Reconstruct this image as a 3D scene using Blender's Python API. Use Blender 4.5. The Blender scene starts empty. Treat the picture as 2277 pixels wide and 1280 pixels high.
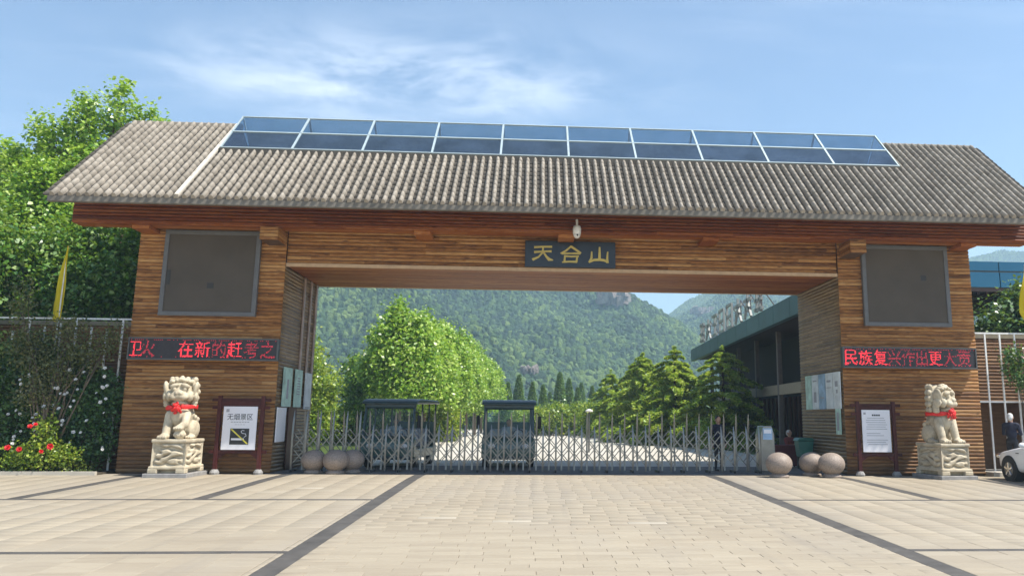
import bpy, bmesh, math, random
import numpy as np
from mathutils import Vector, Matrix

random.seed(11)
rng = np.random.default_rng(11)
PI = math.pi
scene = bpy.context.scene
COL = scene.collection

# ------------------------------------------------------------------ camera
cam_data = bpy.data.cameras.new('camera')
cam = bpy.data.objects.new('camera', cam_data)
COL.objects.link(cam)
YAW, PITCH, ROLL = 0.0654, 0.1802, 0.0074
CAM = Vector((0.5015, -25.1266, 1.6854))
fw = Vector((math.sin(YAW)*math.cos(PITCH), math.cos(YAW)*math.cos(PITCH), math.sin(PITCH)))
r0 = Vector((math.cos(YAW), -math.sin(YAW), 0)); u0 = r0.cross(fw)
rt = r0*math.cos(ROLL) + u0*math.sin(ROLL)
up = -r0*math.sin(ROLL) + u0*math.cos(ROLL)
m = Matrix(((rt.x, up.x, -fw.x, CAM.x), (rt.y, up.y, -fw.y, CAM.y), (rt.z, up.z, -fw.z, CAM.z), (0, 0, 0, 1)))
cam.matrix_world = m
cam_data.sensor_width = 36
cam_data.sensor_fit = 'HORIZONTAL'
cam_data.lens = 1805.28/2277*36
cam_data.shift_x = -(1298.85-1138.5)/2277
cam_data.shift_y = -(640-598.92)/2277
cam_data.clip_start = 0.1
cam_data.clip_end = 6000
scene.camera = cam

# ------------------------------------------------------------------ sky and sun
SUN = Vector((0.55, -0.24, 1.0)).normalized()
world = bpy.data.worlds.new('World'); scene.world = world; world.use_nodes = True
wn, wl = world.node_tree.nodes, world.node_tree.links
wn.clear()
def wnode(t, **k):
    n = wn.new(t)
    for a, b in k.items(): setattr(n, a, b)
    return n
w_out = wnode('ShaderNodeOutputWorld'); w_bg = wnode('ShaderNodeBackground')
w_sky = wnode('ShaderNodeTexSky', sky_type='NISHITA', sun_disc=False)
w_sky.sun_elevation = math.asin(SUN.z); w_sky.sun_rotation = math.atan2(SUN.x, SUN.y)
w_sky.air_density = 1.0; w_sky.dust_density = 0.1; w_sky.ozone_density = 1.6
w_tc = wnode('ShaderNodeTexCoord'); w_sep = wnode('ShaderNodeSeparateXYZ')
wl.new(w_tc.outputs['Generated'], w_sep.inputs[0])
def wmath(op, a, b=None, c=None):
    n = wnode('ShaderNodeMath', operation=op)
    for i, v in enumerate((a, b, c)):
        if v is None: continue
        if isinstance(v, (int, float)): n.inputs[i].default_value = v
        else: wl.new(v, n.inputs[i])
    return n.outputs[0]
zc = wmath('MAXIMUM', w_sep.outputs[2], 0.03)
cu = wmath('DIVIDE', w_sep.outputs[0], zc); cv = wmath('DIVIDE', w_sep.outputs[1], zc)
def wnoise(su, sv, scale, detail, rough, off):
    cb = wnode('ShaderNodeCombineXYZ')
    wl.new(wmath('MULTIPLY', cu, su), cb.inputs[0]); wl.new(wmath('MULTIPLY', cv, sv), cb.inputs[1]); cb.inputs[2].default_value = off
    n = wnode('ShaderNodeTexNoise'); n.inputs['Scale'].default_value = scale; n.inputs['Detail'].default_value = detail
    n.inputs['Roughness'].default_value = rough; n.inputs['Distortion'].default_value = 0.35
    wl.new(cb.outputs[0], n.inputs['Vector']); return n.outputs[0]
def wramp(v, a, b):
    n = wnode('ShaderNodeMapRange', interpolation_type='SMOOTHSTEP'); n.inputs[1].default_value = a; n.inputs[2].default_value = b
    wl.new(v, n.inputs[0]); return n.outputs[0]
# a bank of broken cloud low in the sky and thin high wisps everywhere
wisp = wramp(wnoise(0.55, 1.5, 1.15, 7, 0.62, 3.7), 0.50, 0.86)
veil = wramp(wnoise(0.7, 0.45, 0.8, 4, 0.5, 8.1), 0.42, 0.85)
du = wmath('DIVIDE', wmath('ADD', cu, 0.42), 0.62); dv = wmath('DIVIDE', wmath('ADD', cv, -2.36), 0.30)
g = wmath('POWER', 2.718, wmath('MULTIPLY', wmath('ADD', wmath('MULTIPLY', du, du), wmath('MULTIPLY', dv, dv)), -1.0))
bank = wmath('MULTIPLY', wramp(wnoise(1.0, 1.0, 2.6, 9, 0.62, 1.3), 0.36, 0.68), g)
cl = wmath('MINIMUM', wmath('ADD', wmath('ADD', wmath('MULTIPLY', bank, 0.80), wmath('MULTIPLY', wisp, 0.30)), wmath('MULTIPLY', veil, 0.12)), 0.9)
w_mix = wnode('ShaderNodeMix', data_type='RGBA')
wl.new(cl, w_mix.inputs[0]); wl.new(w_sky.outputs[0], w_mix.inputs[6]); w_mix.inputs[7].default_value = (6.6, 7.1, 7.9, 1)
wl.new(w_mix.outputs[2], w_bg.inputs[0]); w_bg.inputs[1].default_value = 0.110
wl.new(w_bg.outputs[0], w_out.inputs[0])
sun_l = bpy.data.lights.new('sun', 'SUN'); sun_l.energy = 5.0; sun_l.angle = math.radians(0.55); sun_l.color = (1.0, 0.95, 0.86)
sun = bpy.data.objects.new('sun', sun_l); COL.objects.link(sun)
sun.rotation_euler = SUN.to_track_quat('Z', 'Y').to_euler(); sun.location = (30, -20, 40)
vs = scene.view_settings
vs.view_transform = 'Standard'; vs.look = 'None'; vs.gamma = 1.0; vs.exposure = 0.80; vs.use_curve_mapping = False
scene.render.engine = 'CYCLES'
scene.cycles.max_bounces = 8; scene.cycles.diffuse_bounces = 4; scene.cycles.glossy_bounces = 4
scene.cycles.transmission_bounces = 8; scene.cycles.transparent_max_bounces = 12; scene.cycles.volume_bounces = 1
scene.cycles.use_denoising = True

# ------------------------------------------------------------------ materials
MATS = {}
class NT:
    def __init__(s, name):
        s.m = bpy.data.materials.new(name); s.m.use_nodes = True
        s.n = s.m.node_tree.nodes; s.l = s.m.node_tree.links
        s.b = s.n['Principled BSDF']
    def node(s, t, **k):
        n = s.n.new(t)
        for a, b in k.items(): setattr(n, a, b)
        return n
    def set(s, n, key, v):
        if v is None: return
        if isinstance(v, bpy.types.NodeSocket): s.l.new(v, n.inputs[key])
        else: n.inputs[key].default_value = v
    def pos(s, scale=(1, 1, 1), obj=False, rnd=False):
        src = s.node('ShaderNodeTexCoord').outputs['Object'] if obj else s.node('ShaderNodeNewGeometry').outputs['Position']
        mp = s.node('ShaderNodeMapping'); s.l.new(src, mp.inputs[0]); mp.inputs['Scale'].default_value = scale
        if rnd:
            oi = s.node('ShaderNodeObjectInfo'); vm = s.node('ShaderNodeVectorMath', operation='SCALE')
            vm.inputs[0].default_value = (37, 17, 53); s.l.new(oi.outputs['Random'], vm.inputs['Scale']); s.l.new(vm.outputs[0], mp.inputs['Location'])
        return mp.outputs[0]
    def noise(s, vec, scale, detail=4, rough=.55, dist=0):
        n = s.node('ShaderNodeTexNoise'); s.l.new(vec, n.inputs['Vector'])
        n.inputs['Scale'].default_value = scale; n.inputs['Detail'].default_value = detail; n.inputs['Roughness'].default_value = rough; n.inputs['Distortion'].default_value = dist
        return n.outputs[0]
    def ramp(s, fac, stops):
        n = s.node('ShaderNodeValToRGB'); s.l.new(fac, n.inputs[0]); e = n.color_ramp.elements
        while len(e) < len(stops): e.new(.5)
        for el, (p, c) in zip(e, stops): el.position = p; el.color = (*c, 1)
        return n.outputs[0]
    def math(s, op, a, b=None, clamp=False):
        n = s.node('ShaderNodeMath', operation=op, use_clamp=clamp); s.set(n, 0, a); s.set(n, 1, b); return n.outputs[0]
    def mix(s, fac, a, b, mode='MIX'):
        n = s.node('ShaderNodeMix', data_type='RGBA', blend_type=mode)
        s.set(n, 0, fac)
        for k, v in ((6, a), (7, b)):
            s.set(n, k, (*v, 1) if isinstance(v, tuple) and len(v) == 3 else v)
        return n.outputs[2]
    def maprange(s, v, a, b, c=0, d=1):
        n = s.node('ShaderNodeMapRange'); s.l.new(v, n.inputs[0])
        for i, x in enumerate((a, b, c, d)): n.inputs[i+1].default_value = x
        return n.outputs[0]
    def bump(s, h, strength=.3, dist=.01):
        n = s.node('ShaderNodeBump'); n.inputs['Strength'].default_value = strength; n.inputs['Distance'].default_value = dist
        s.l.new(h, n.inputs['Height']); s.l.new(n.outputs[0], s.b.inputs['Normal'])
    def color(s, c): s.set(s.b, 'Base Color', (*c, 1) if isinstance(c, tuple) else c)

def plain(name, c, rough=.6, metal=0, var=.12, scale=6, spec=.5, bump=.15):
    """one paint or stone: its colour with a little noise in tone and relief"""
    t = NT(name); p = t.pos()
    n = t.noise(p, scale, 5, .6)
    a = tuple(x*(1-var) for x in c); b = tuple(min(1, x*(1+var)) for x in c)
    t.color(t.ramp(n, [(.3, a), (.7, b)]))
    t.b.inputs['Roughness'].default_value = rough; t.b.inputs['Metallic'].default_value = metal
    t.b.inputs['Specular IOR Level'].default_value = spec
    if bump: t.bump(t.noise(p, scale*6, 4, .6), bump, .005)
    MATS[name] = t.m; return t.m

def wood(name, dark, mid, light, rough=.55, along=(1.3, 9, 9), weather=0.0, rnd=.15):
    t = NT(name); p = t.pos(along, rnd=True); oi = t.node('ShaderNodeObjectInfo')
    grain = t.noise(p, 2.2, 6, .65, .6)
    f = t.math('ADD', t.math('MULTIPLY', grain, .72), t.math('MULTIPLY', oi.outputs['Random'], rnd))
    sx = t.node('ShaderNodeSeparateXYZ'); t.l.new(t.pos((1, 1, 1)), sx.inputs[0])          # board by board: butt-jointed lengths of unlike tone
    cell = t.math('FLOOR', t.math('ADD', t.math('MULTIPLY', t.math('ADD', sx.outputs[0], sx.outputs[1]), .42), t.math('MULTIPLY', oi.outputs['Random'], 31.7)))
    wn_ = t.node('ShaderNodeTexWhiteNoise', noise_dimensions='2D'); cb = t.node('ShaderNodeCombineXYZ'); t.l.new(cell, cb.inputs[0]); t.l.new(oi.outputs['Random'], cb.inputs[1]); t.l.new(cb.outputs[0], wn_.inputs[0])
    f = t.math('ADD', f, t.math('MULTIPLY', t.math('SUBTRACT', wn_.outputs[0], .5), .22))
    c = t.ramp(f, [(.20, dark), (.42, mid), (.68, light)])
    kn = t.node('ShaderNodeTexVoronoi'); t.l.new(t.pos((1.3, 7, 7), rnd=True), kn.inputs['Vector']); kn.inputs['Scale'].default_value = 1.0
    k = t.maprange(kn.outputs['Distance'], .05, .16, .85, 0)
    c = t.mix(k, c, tuple(x*.35 for x in dark))
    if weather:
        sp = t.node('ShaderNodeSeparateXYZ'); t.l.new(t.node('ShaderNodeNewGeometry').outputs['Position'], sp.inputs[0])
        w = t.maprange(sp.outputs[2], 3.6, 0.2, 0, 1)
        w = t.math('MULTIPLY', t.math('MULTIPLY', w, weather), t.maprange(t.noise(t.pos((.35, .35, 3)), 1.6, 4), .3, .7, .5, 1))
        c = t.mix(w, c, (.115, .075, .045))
    t.color(c); t.b.inputs['Roughness'].default_value = rough; t.b.inputs['Specular IOR Level'].default_value = .2
    t.bump(grain, .35, .01); MATS[name] = t.m; return t.m

def leafmat(name, cols, trans=.35, rough=.36, island=True):
    """leaves: tone varies from leaf to leaf, some light passes through"""
    t = NT(name)
    ge = t.node('ShaderNodeNewGeometry'); oi = t.node('ShaderNodeObjectInfo')
    big = t.noise(t.pos(), .55, 3, .5)
    f = t.math('ADD', t.math('MULTIPLY', ge.outputs['Random Per Island'], .55), t.math('MULTIPLY', big, .45)) if island else t.math('ADD', t.math('MULTIPLY', oi.outputs['Random'], .6), t.math('MULTIPLY', big, .4))
    n = len(cols); c = t.ramp(f, [(.2+.6*i/(n-1), k) for i, k in enumerate(cols)])
    t.color(c); t.b.inputs['Roughness'].default_value = rough; t.b.inputs['Specular IOR Level'].default_value = .6
    tr = t.node('ShaderNodeBsdfTranslucent'); t.l.new(t.mix(.35, c, (.45, .55, .03)), tr.inputs[0])
    mx = t.node('ShaderNodeMixShader'); mx.inputs[0].default_value = trans
    t.l.new(t.b.outputs[0], mx.inputs[1]); t.l.new(tr.outputs[0], mx.inputs[2])
    t.l.new(mx.outputs[0], t.n['Material Output'].inputs[0])
    MATS[name] = t.m; return t.m

def glass(name, c, rough=.03, trans=.6, metal=0):
    t = NT(name); t.color(t.mix(t.noise(t.pos(), .6, 2), tuple(x*.85 for x in c), c))
    t.b.inputs['Roughness'].default_value = rough; t.b.inputs['Transmission Weight'].default_value = trans; t.b.inputs['IOR'].default_value = 1.45
    t.b.inputs['Metallic'].default_value = metal
    MATS[name] = t.m; return t.m

def emit(name, c, s):
    t = NT(name); t.color(tuple(x*.5 for x in c)); t.b.inputs['Emission Color'].default_value = (*c, 1); t.b.inputs['Emission Strength'].default_value = s
    MATS[name] = t.m; return t.m

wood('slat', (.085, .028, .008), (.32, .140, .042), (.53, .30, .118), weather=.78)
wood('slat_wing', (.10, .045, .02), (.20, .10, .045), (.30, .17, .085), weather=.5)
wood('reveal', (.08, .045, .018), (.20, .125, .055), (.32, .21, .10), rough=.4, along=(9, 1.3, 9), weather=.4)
wood('beam', (.060, .010, .0025), (.155, .036, .007), (.27, .088, .022))
wood('plank', (.14, .035, .01), (.30, .095, .026), (.46, .20, .06), rough=.55)
wood('maroon', (.035, .008, .008), (.062, .014, .013), (.09, .024, .02), rough=.45, along=(4, 4, 1))
plain('core', (.10, .055, .03), .8)
plain('trim_wood', (.50, .33, .19), .6)
plain('fascia', (.165, .148, .122), .85, var=.3, scale=3, bump=.4)
plain('mortar_line', (.62, .57, .48), .9)
plain('deck', (.12, .09, .06), .8)
plain('grey_frame', (.12, .118, .118), .45, spec=.4)
plain('screen_dark', (.088, .072, .057), .62, var=.12, scale=.8, bump=.03, spec=.2)
plain('screen_patch', (.025, .022, .02), .5)
plain('led_case', (.018, .012, .016), .45, var=.3, scale=12)
plain('black_lacquer', (.012, .016, .024), .3, var=.3, scale=3)
plain('gold', (.52, .40, .10), .45, var=.15)
plain('white_plastic', (.72, .70, .66), .4)
plain('board_white', (.74, .74, .78), .5, var=.03, scale=2, bump=0)
plain('ink', (.025, .027, .03), .6)
plain('ink_grey', (.33, .34, .37), .7)
plain('ink_yellow', (.70, .62, .08), .6)
plain('ribbon', (.72, .022, .020), .5, var=.2, scale=9)
plain('steel', (.215, .215, .205), .36, metal=.8, var=.15, scale=4)
plain('steel_dark', (.10, .10, .10), .45, metal=.6)
plain('white_paint', (.74, .73, .70), .45)
plain('rubber', (.018, .018, .018), .8)
plain('cart_green', (.055, .115, .095), .3, var=.15, scale=1.5)
plain('cart_dark', (.024, .052, .056), .35)
plain('cart_trim', (.16, .24, .24), .4)
plain('car_white', (.78, .79, .79), .18, var=.02, bump=0)
plain('chrome', (.7, .7, .72), .18, metal=1, bump=0)
plain('navy', (.010, .012, .03), .8)
plain('trouser', (.02, .02, .024), .85)
plain('skin', (.42, .24, .16), .55)
plain('hair_grey', (.52, .52, .50), .8, var=.25, scale=30)
plain('hair_black', (.015, .013, .012), .6)
plain('shirt_grey', (.35, .35, .37), .8)
plain('shirt_red', (.20, .03, .03), .8)
plain('bin_green', (.03, .16, .12), .45)
plain('maroon_cloth', (.11, .014, .02), .7)
plain('bark', (.16, .12, .085), .9, var=.35, scale=9, bump=.6)
plain('bark_dark', (.09, .065, .045), .9, var=.35, scale=9, bump=.6)
plain('concrete', (.47, .43, .36), .85, var=.15, scale=1.2, bump=.2)
plain('plinth', (.27, .26, .25), .8, var=.2)
plain('dark_floor', (.11, .105, .10), .8, var=.25, scale=1.5)
plain('teal', (.032, .078, .088), .45, var=.25, scale=.8)
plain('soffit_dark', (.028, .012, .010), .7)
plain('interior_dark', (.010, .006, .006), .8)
plain('column_grey', (.13, .11, .10), .7)
plain('beam_tan', (.24, .20, .14), .75)
plain('roof_letter', (.30, .30, .27), .5)
plain('flower_red', (.72, .03, .035), .55)
plain('flower_pink', (.55, .05, .14), .55)
plain('flower_white', (.80, .78, .74), .55)
plain('flower_blush', (.75, .55, .50), .55)
plain('poster_green', (.42, .60, .52), .5, var=.35, scale=2.5, bump=0)
plain('poster_white', (.62, .66, .68), .5, var=.18, scale=3, bump=0)
plain('poster_blue', (.28, .42, .58), .5, var=.4, scale=2.5, bump=0)
plain('granite_ball', (.27, .215, .175), .6, var=.32, scale=30, bump=.3)
plain('pale_streak', (.36, .27, .235), .45, var=.3, scale=2.5)
plain('blind', (.42, .47, .50), .7)
plain('soil', (.07, .055, .035), .95, var=.3, scale=2)
glass('skyglass', (.20, .50, .78), .03, .55)
glass('teal_glass', (.05, .15, .21), .04, .0, .65)
glass('windshield', (.72, .82, .80), .02, .92)
glass('car_glass', (.05, .07, .08), .04, .2)
emit('led_red', (1.0, .035, .055), 1.5)
emit('led_dim', (.75, .03, .06), .55)
emit('led_white', (1.0, .45, .5), 1.4)

def m_tiles():
    t = NT('tile'); p = t.pos(); oi = t.node('ShaderNodeObjectInfo'); ge = t.node('ShaderNodeNewGeometry')
    f = t.math('FRACT', t.math('ADD', oi.outputs['Random'], ge.outputs['Random Per Island']))
    f = t.math('ADD', t.math('MULTIPLY', f, .22), t.math('MULTIPLY', t.noise(p, 1.1, 5, .65), .82))
    c = t.ramp(f, [(.22, (.20, .170, .135)), (.5, (.32, .278, .225)), (.8, (.43, .38, .315))])
    c = t.mix(t.maprange(t.noise(p, 14, 4, .7), .55, .75, 0, .6), c, (.13, .115, .09))
    c = t.mix(t.maprange(t.noise(t.pos((2.6, .35, .35)), .9, 5, .65), .54, .76, 0, .55), c, (.15, .135, .105))
    t.color(c); t.b.inputs['Roughness'].default_value = .85; t.bump(t.noise(p, 40, 4), .4, .01); MATS['tile'] = t.m
m_tiles()
plain('pan', (.075, .066, .054), .9, var=.35, scale=5, bump=.4)
def m_slab(name, a, b, c3):
    t = NT(name); p = t.pos(); oi = t.node('ShaderNodeObjectInfo'); ge = t.node('ShaderNodeNewGeometry')
    f = t.math('FRACT', t.math('ADD', oi.outputs['Random'], ge.outputs['Random Per Island']))
    big = t.noise(p, .16, 5, .6)
    f2 = t.math('ADD', t.math('MULTIPLY', f, .24), t.math('MULTIPLY', big, .70))
    c = t.ramp(f2, [(.25, a), (.52, b), (.82, c3)])
    st = t.noise(t.pos((.5, 4, 1)), 2.6, 6, .7)
    c = t.mix(t.maprange(st, .50, .78, 0, .45), c, tuple(x*.62 for x in a))
    c = t.mix(t.maprange(t.noise(p, .35, 6, .65), .55, .75, 0, .30), c, (.33, .25, .165))
    c = t.mix(t.maprange(t.noise(t.pos((1, .45, 1)), .22, 5, .6), .48, .72, 0, .45), c, (.265, .243, .217))
    c = t.mix(t.maprange(t.noise(p, 5.0, 6, .8), .66, .74, 0, .35), c, (.17, .15, .125))
    c = t.mix(t.maprange(t.noise(t.pos((3.2, .10, 1)), .7, 4, .6), .58, .74, 0, .30), c, (.20, .18, .155))      # faint tyre tracks
    c = t.mix(t.maprange(f, .996, .997, 0, .5), c, (.45, .41, .335))
    t.color(c); t.b.inputs['Roughness'].default_value = .72; t.b.inputs['Specular IOR Level'].default_value = .3
    t.bump(t.noise(p, 25, 5, .7), .25, .006); MATS[name] = t.m
m_slab('slab', (.295, .247, .182), (.342, .292, .217), (.395, .342, .260))
plain('joint', (.288, .242, .178), .95, var=.25, scale=3)
plain('band', (.075, .068, .06), .7, var=.3, scale=2.5)
def m_lion():
    t = NT('lion_stone'); p = t.pos()
    n = t.noise(p, 3.0, 6, .65)
    c = t.ramp(n, [(.3, (.34, .28, .195)), (.55, (.54, .465, .335)), (.75, (.64, .57, .43))])
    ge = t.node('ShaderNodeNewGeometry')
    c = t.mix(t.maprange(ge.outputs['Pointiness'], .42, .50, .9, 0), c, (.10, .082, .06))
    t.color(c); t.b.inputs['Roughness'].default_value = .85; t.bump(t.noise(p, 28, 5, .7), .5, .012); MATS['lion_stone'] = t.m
m_lion()
leafmat('leaf_plane', [(.05, .16, .012), (.18, .36, .03), (.38, .57, .08), (.62, .74, .24)], .45)
leafmat('leaf_plane_dark', [(.02, .085, .012), (.06, .18, .024), (.16, .33, .05), (.42, .56, .20)], .4)
leafmat('leaf_dark', [(.014, .05, .014), (.032, .095, .024), (.07, .17, .04), (.16, .28, .09)], .3)
leafmat('leaf_olive', [(.06, .075, .025), (.10, .12, .04), (.16, .17, .06), (.22, .20, .09)], .3)
leafmat('leaf_shrub', [(.05, .12, .014), (.14, .24, .024), (.28, .38, .035), (.44, .48, .07)], .35)
leafmat('leaf_cedar', [(.08, .17, .022), (.21, .35, .04), (.40, .52, .07), (.60, .63, .16)], .35)
leafmat('leaf_thuja', [(.03, .085, .018), (.06, .15, .03), (.11, .22, .04), (.19, .30, .06)], .25)
leafmat('leaf_grass', [(.05, .09, .02), (.10, .15, .03), (.16, .2, .05)], .3)

def flagmat():
    t = NT('flag_yellow'); t.color((.78, .62, .015)); t.b.inputs['Roughness'].default_value = .6
    tr = t.node('ShaderNodeBsdfTranslucent'); tr.inputs[0].default_value = (.85, .68, .02, 1)
    mx = t.node('ShaderNodeMixShader'); mx.inputs[0].default_value = .4
    t.l.new(t.b.outputs[0], mx.inputs[1]); t.l.new(tr.outputs[0], mx.inputs[2]); t.l.new(mx.outputs[0], t.n['Material Output'].inputs[0]); MATS['flag_yellow'] = t.m
flagmat()
def m_forest():
    t = NT('forest'); p = t.pos(); oi = t.node('ShaderNodeObjectInfo')
    f = t.math('ADD', t.math('MULTIPLY', oi.outputs['Random'], .38), t.math('ADD', t.math('MULTIPLY', t.noise(p, .0075, 5, .6), 1.0), t.math('MULTIPLY', t.noise(p, .9, 5, .7), .32)))
    c = t.ramp(f, [(.60, (.008, .030, .014)), (.74, (.022, .064, .020)), (.88, (.060, .125, .026)), (1.0, (.15, .22, .045))])
    t.color(c); t.b.inputs['Roughness'].default_value = .8; t.bump(t.noise(p, 1.5, 5, .8), 1.0, 1.0); MATS['forest'] = t.m
m_forest()

# ------------------------------------------------------------------ mesh helpers
def M(x): return MATS[x] if isinstance(x, str) else x
def tag(o, label=None, cat=None, group=None, kind=None):
    for k, v in (('label', label), ('category', cat), ('group', group), ('kind', kind)):
        if v: o[k] = v
    return o
def empty(name, loc=(0, 0, 0), rz=0, label=None, cat=None, group=None):
    o = bpy.data.objects.new(name, None); COL.objects.link(o); o.location = loc; o.rotation_euler = (0, 0, rz)
    o.empty_display_size = .2
    return tag(o, label, cat, group)
def link(name, me, mat=None, parent=None, smooth=False):
    if mat is not None and not me.materials:
        for x in (mat if isinstance(mat, (list, tuple)) else [mat]): me.materials.append(M(x))
    if smooth:
        me.polygons.foreach_set('use_smooth', np.ones(len(me.polygons), bool))
    o = bpy.data.objects.new(name, me); COL.objects.link(o)
    if parent: o.parent = parent
    return o
def npmesh(name, V, F):
    """V (n,3) array, F (m,k) array of equal faces"""
    me = bpy.data.meshes.new(name); V = np.asarray(V, np.float32); F = np.asarray(F, np.int32)
    me.vertices.add(len(V)); me.vertices.foreach_set('co', V.ravel())
    k = F.shape[1]; me.loops.add(F.size); me.loops.foreach_set('vertex_index', F.ravel())
    me.polygons.add(len(F)); me.polygons.foreach_set('loop_start', np.arange(0, F.size, k, dtype=np.int32))
    me.update(calc_edges=True); return me
class MB:
    def __init__(s): s.v = []; s.f = []
    def add(s, v, f):
        n = len(s.v); s.v += [tuple(x) for x in v]; s.f += [tuple(i+n for i in q) for q in f]; return s
    def box(s, x0, x1, y0, y1, z0, z1):
        return s.add([(x0, y0, z0), (x1, y0, z0), (x1, y1, z0), (x0, y1, z0), (x0, y0, z1), (x1, y0, z1), (x1, y1, z1), (x0, y1, z1)],
                     [(0, 3, 2, 1), (4, 5, 6, 7), (0, 1, 5, 4), (1, 2, 6, 5), (2, 3, 7, 6), (3, 0, 4, 7)])
    def obox(s, c, ax, ay, az):
        c, ax, ay, az = Vector(c), Vector(ax), Vector(ay), Vector(az)
        P = [c+ax*i+ay*j+az*k for k in (-1, 1) for (i, j) in ((-1, -1), (1, -1), (1, 1), (-1, 1))]
        return s.add(P, [(0, 3, 2, 1), (4, 5, 6, 7), (0, 1, 5, 4), (1, 2, 6, 5), (2, 3, 7, 6), (3, 0, 4, 7)])
    def bar(s, a, b, w, d, n=(0, 1, 0)):
        a, b = Vector(a), Vector(b); t = (b-a); L = t.length; t.normalize(); n = Vector(n); u = t.cross(n).normalized(); n = u.cross(t).normalized()
        return s.obox((a+b)/2, t*L/2, u*w/2, n*d/2)
    def tube(s, pts, rad, seg=8, cap=True):
        pts = [Vector(p) for p in pts]; rad = rad if isinstance(rad, (list, tuple)) else [rad]*len(pts)
        base = len(s.v); ref = None
        for i, p in enumerate(pts):
            t = (pts[min(i+1, len(pts)-1)]-pts[max(i-1, 0)])
            if t.length < 1e-9: t = Vector((0, 0, 1))
            t.normalize()
            if ref is None: ref = t.orthogonal().normalized()
            ref = (ref-t*ref.dot(t)); ref = ref.normalized() if ref.length > 1e-6 else t.orthogonal().normalized(); b = t.cross(ref)
            for k in range(seg):
                a = 2*PI*k/seg; s.v.append(tuple(p+(ref*math.cos(a)+b*math.sin(a))*rad[i]))
        for i in range(len(pts)-1):
            for k in range(seg):
                a = base+i*seg+k; b = base+i*seg+(k+1) % seg; s.f.append((a, b, b+seg, a+seg))
        if cap:
            s.f.append(tuple(base+k for k in range(seg))[::-1]); n = base+(len(pts)-1)*seg; s.f.append(tuple(n+k for k in range(seg)))
        return s
    def prism(s, poly, y0, y1, axis='y'):
        """polygon in x,z (or given plane) pushed from y0 to y1"""
        n = len(poly)
        mk = {'y': lambda p, d: (p[0], d, p[1]), 'x': lambda p, d: (d, p[0], p[1]), 'z': lambda p, d: (p[0], p[1], d)}[axis]
        v = [mk(p, y0) for p in poly]+[mk(p, y1) for p in poly]
        f = [tuple(range(n)), tuple(range(2*n-1, n-1, -1))]+[(i, i+n, (i+1) % n+n, (i+1) % n) for i in range(n)]
        return s.add(v, f)
    def lathe(s, prof, seg=24, c=(0, 0, 0)):
        base = len(s.v)
        for r, z in prof:
            for k in range(seg):
                a = 2*PI*k/seg; s.v.append((c[0]+r*math.cos(a), c[1]+r*math.sin(a), c[2]+z))
        for i in range(len(prof)-1):
            for k in range(seg):
                a = base+i*seg+k; b = base+i*seg+(k+1) % seg; s.f.append((a, b, b+seg, a+seg))
        s.f.append(tuple(base+k for k in range(seg))[::-1]); n = base+(len(prof)-1)*seg; s.f.append(tuple(n+k for k in range(seg)))
        return s
    def ell(s, c, r, rot=None, seg=14, rings=9):
        R = rot or Matrix.Identity(3); base = len(s.v); c = Vector(c)
        s.v.append(tuple(c+R@Vector((0, 0, r[2]))))
        for i in range(1, rings):
            t = PI*i/rings
            for k in range(seg):
                a = 2*PI*k/seg; s.v.append(tuple(c+R@Vector((r[0]*math.sin(t)*math.cos(a), r[1]*math.sin(t)*math.sin(a), r[2]*math.cos(t)))))
        s.v.append(tuple(c-R@Vector((0, 0, r[2])))); e = len(s.v)-1
        for k in range(seg):
            s.f.append((base, base+1+k, base+1+(k+1) % seg)); o = base+1+(rings-2)*seg
            s.f.append((e, o+(k+1) % seg, o+k))
        for i in range(rings-2):
            for k in range(seg):
                a = base+1+i*seg+k; b = base+1+i*seg+(k+1) % seg; s.f.append((a, a+seg, b+seg, b))
        return s
    def mesh(s, name):
        me = bpy.data.meshes.new(name); me.from_pydata(s.v, [], s.f); me.update()
        bm = bmesh.new(); bm.from_mesh(me); bmesh.ops.recalc_face_normals(bm, faces=bm.faces); bm.to_mesh(me); bm.free(); return me
    def build(s, name, mat, parent=None, smooth=False, bevel=0):
        me = s.mesh(name)
        o = link(name, me, mat, parent, smooth)
        if bevel:
            md = o.modifiers.new('bevel', 'BEVEL'); md.width = bevel; md.segments = 2; md.limit_method = 'ANGLE'
        return o
def bake(o):
    """turn an object's modifiers into plain mesh"""
    dg = bpy.context.evaluated_depsgraph_get(); dg.update()
    me = bpy.data.meshes.new_from_object(o.evaluated_get(dg), depsgraph=dg)
    o.modifiers.clear(); o.data = me; return o
def copy_tree(o, parent=None):
    c = o.copy(); COL.objects.link(c); c.parent = parent
    for ch in list(o.children): copy_tree(ch, c)
    return c
def text_mesh(body, size, thick=0):
    cu = bpy.data.curves.new('t', 'FONT'); cu.body = body; cu.size = size; cu.extrude = thick; cu.resolution_u = 3; cu.align_x = 'CENTER'
    o = bpy.data.objects.new('t', cu); COL.objects.link(o)
    dg = bpy.context.evaluated_depsgraph_get(); dg.update()
    me = bpy.data.meshes.new_from_object(o.evaluated_get(dg)); bpy.data.objects.remove(o); bpy.data.curves.remove(cu); return me
def gz(y): return 0.0 if y > -2 else 0.0165*(y+2)
XC = 1.635

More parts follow.
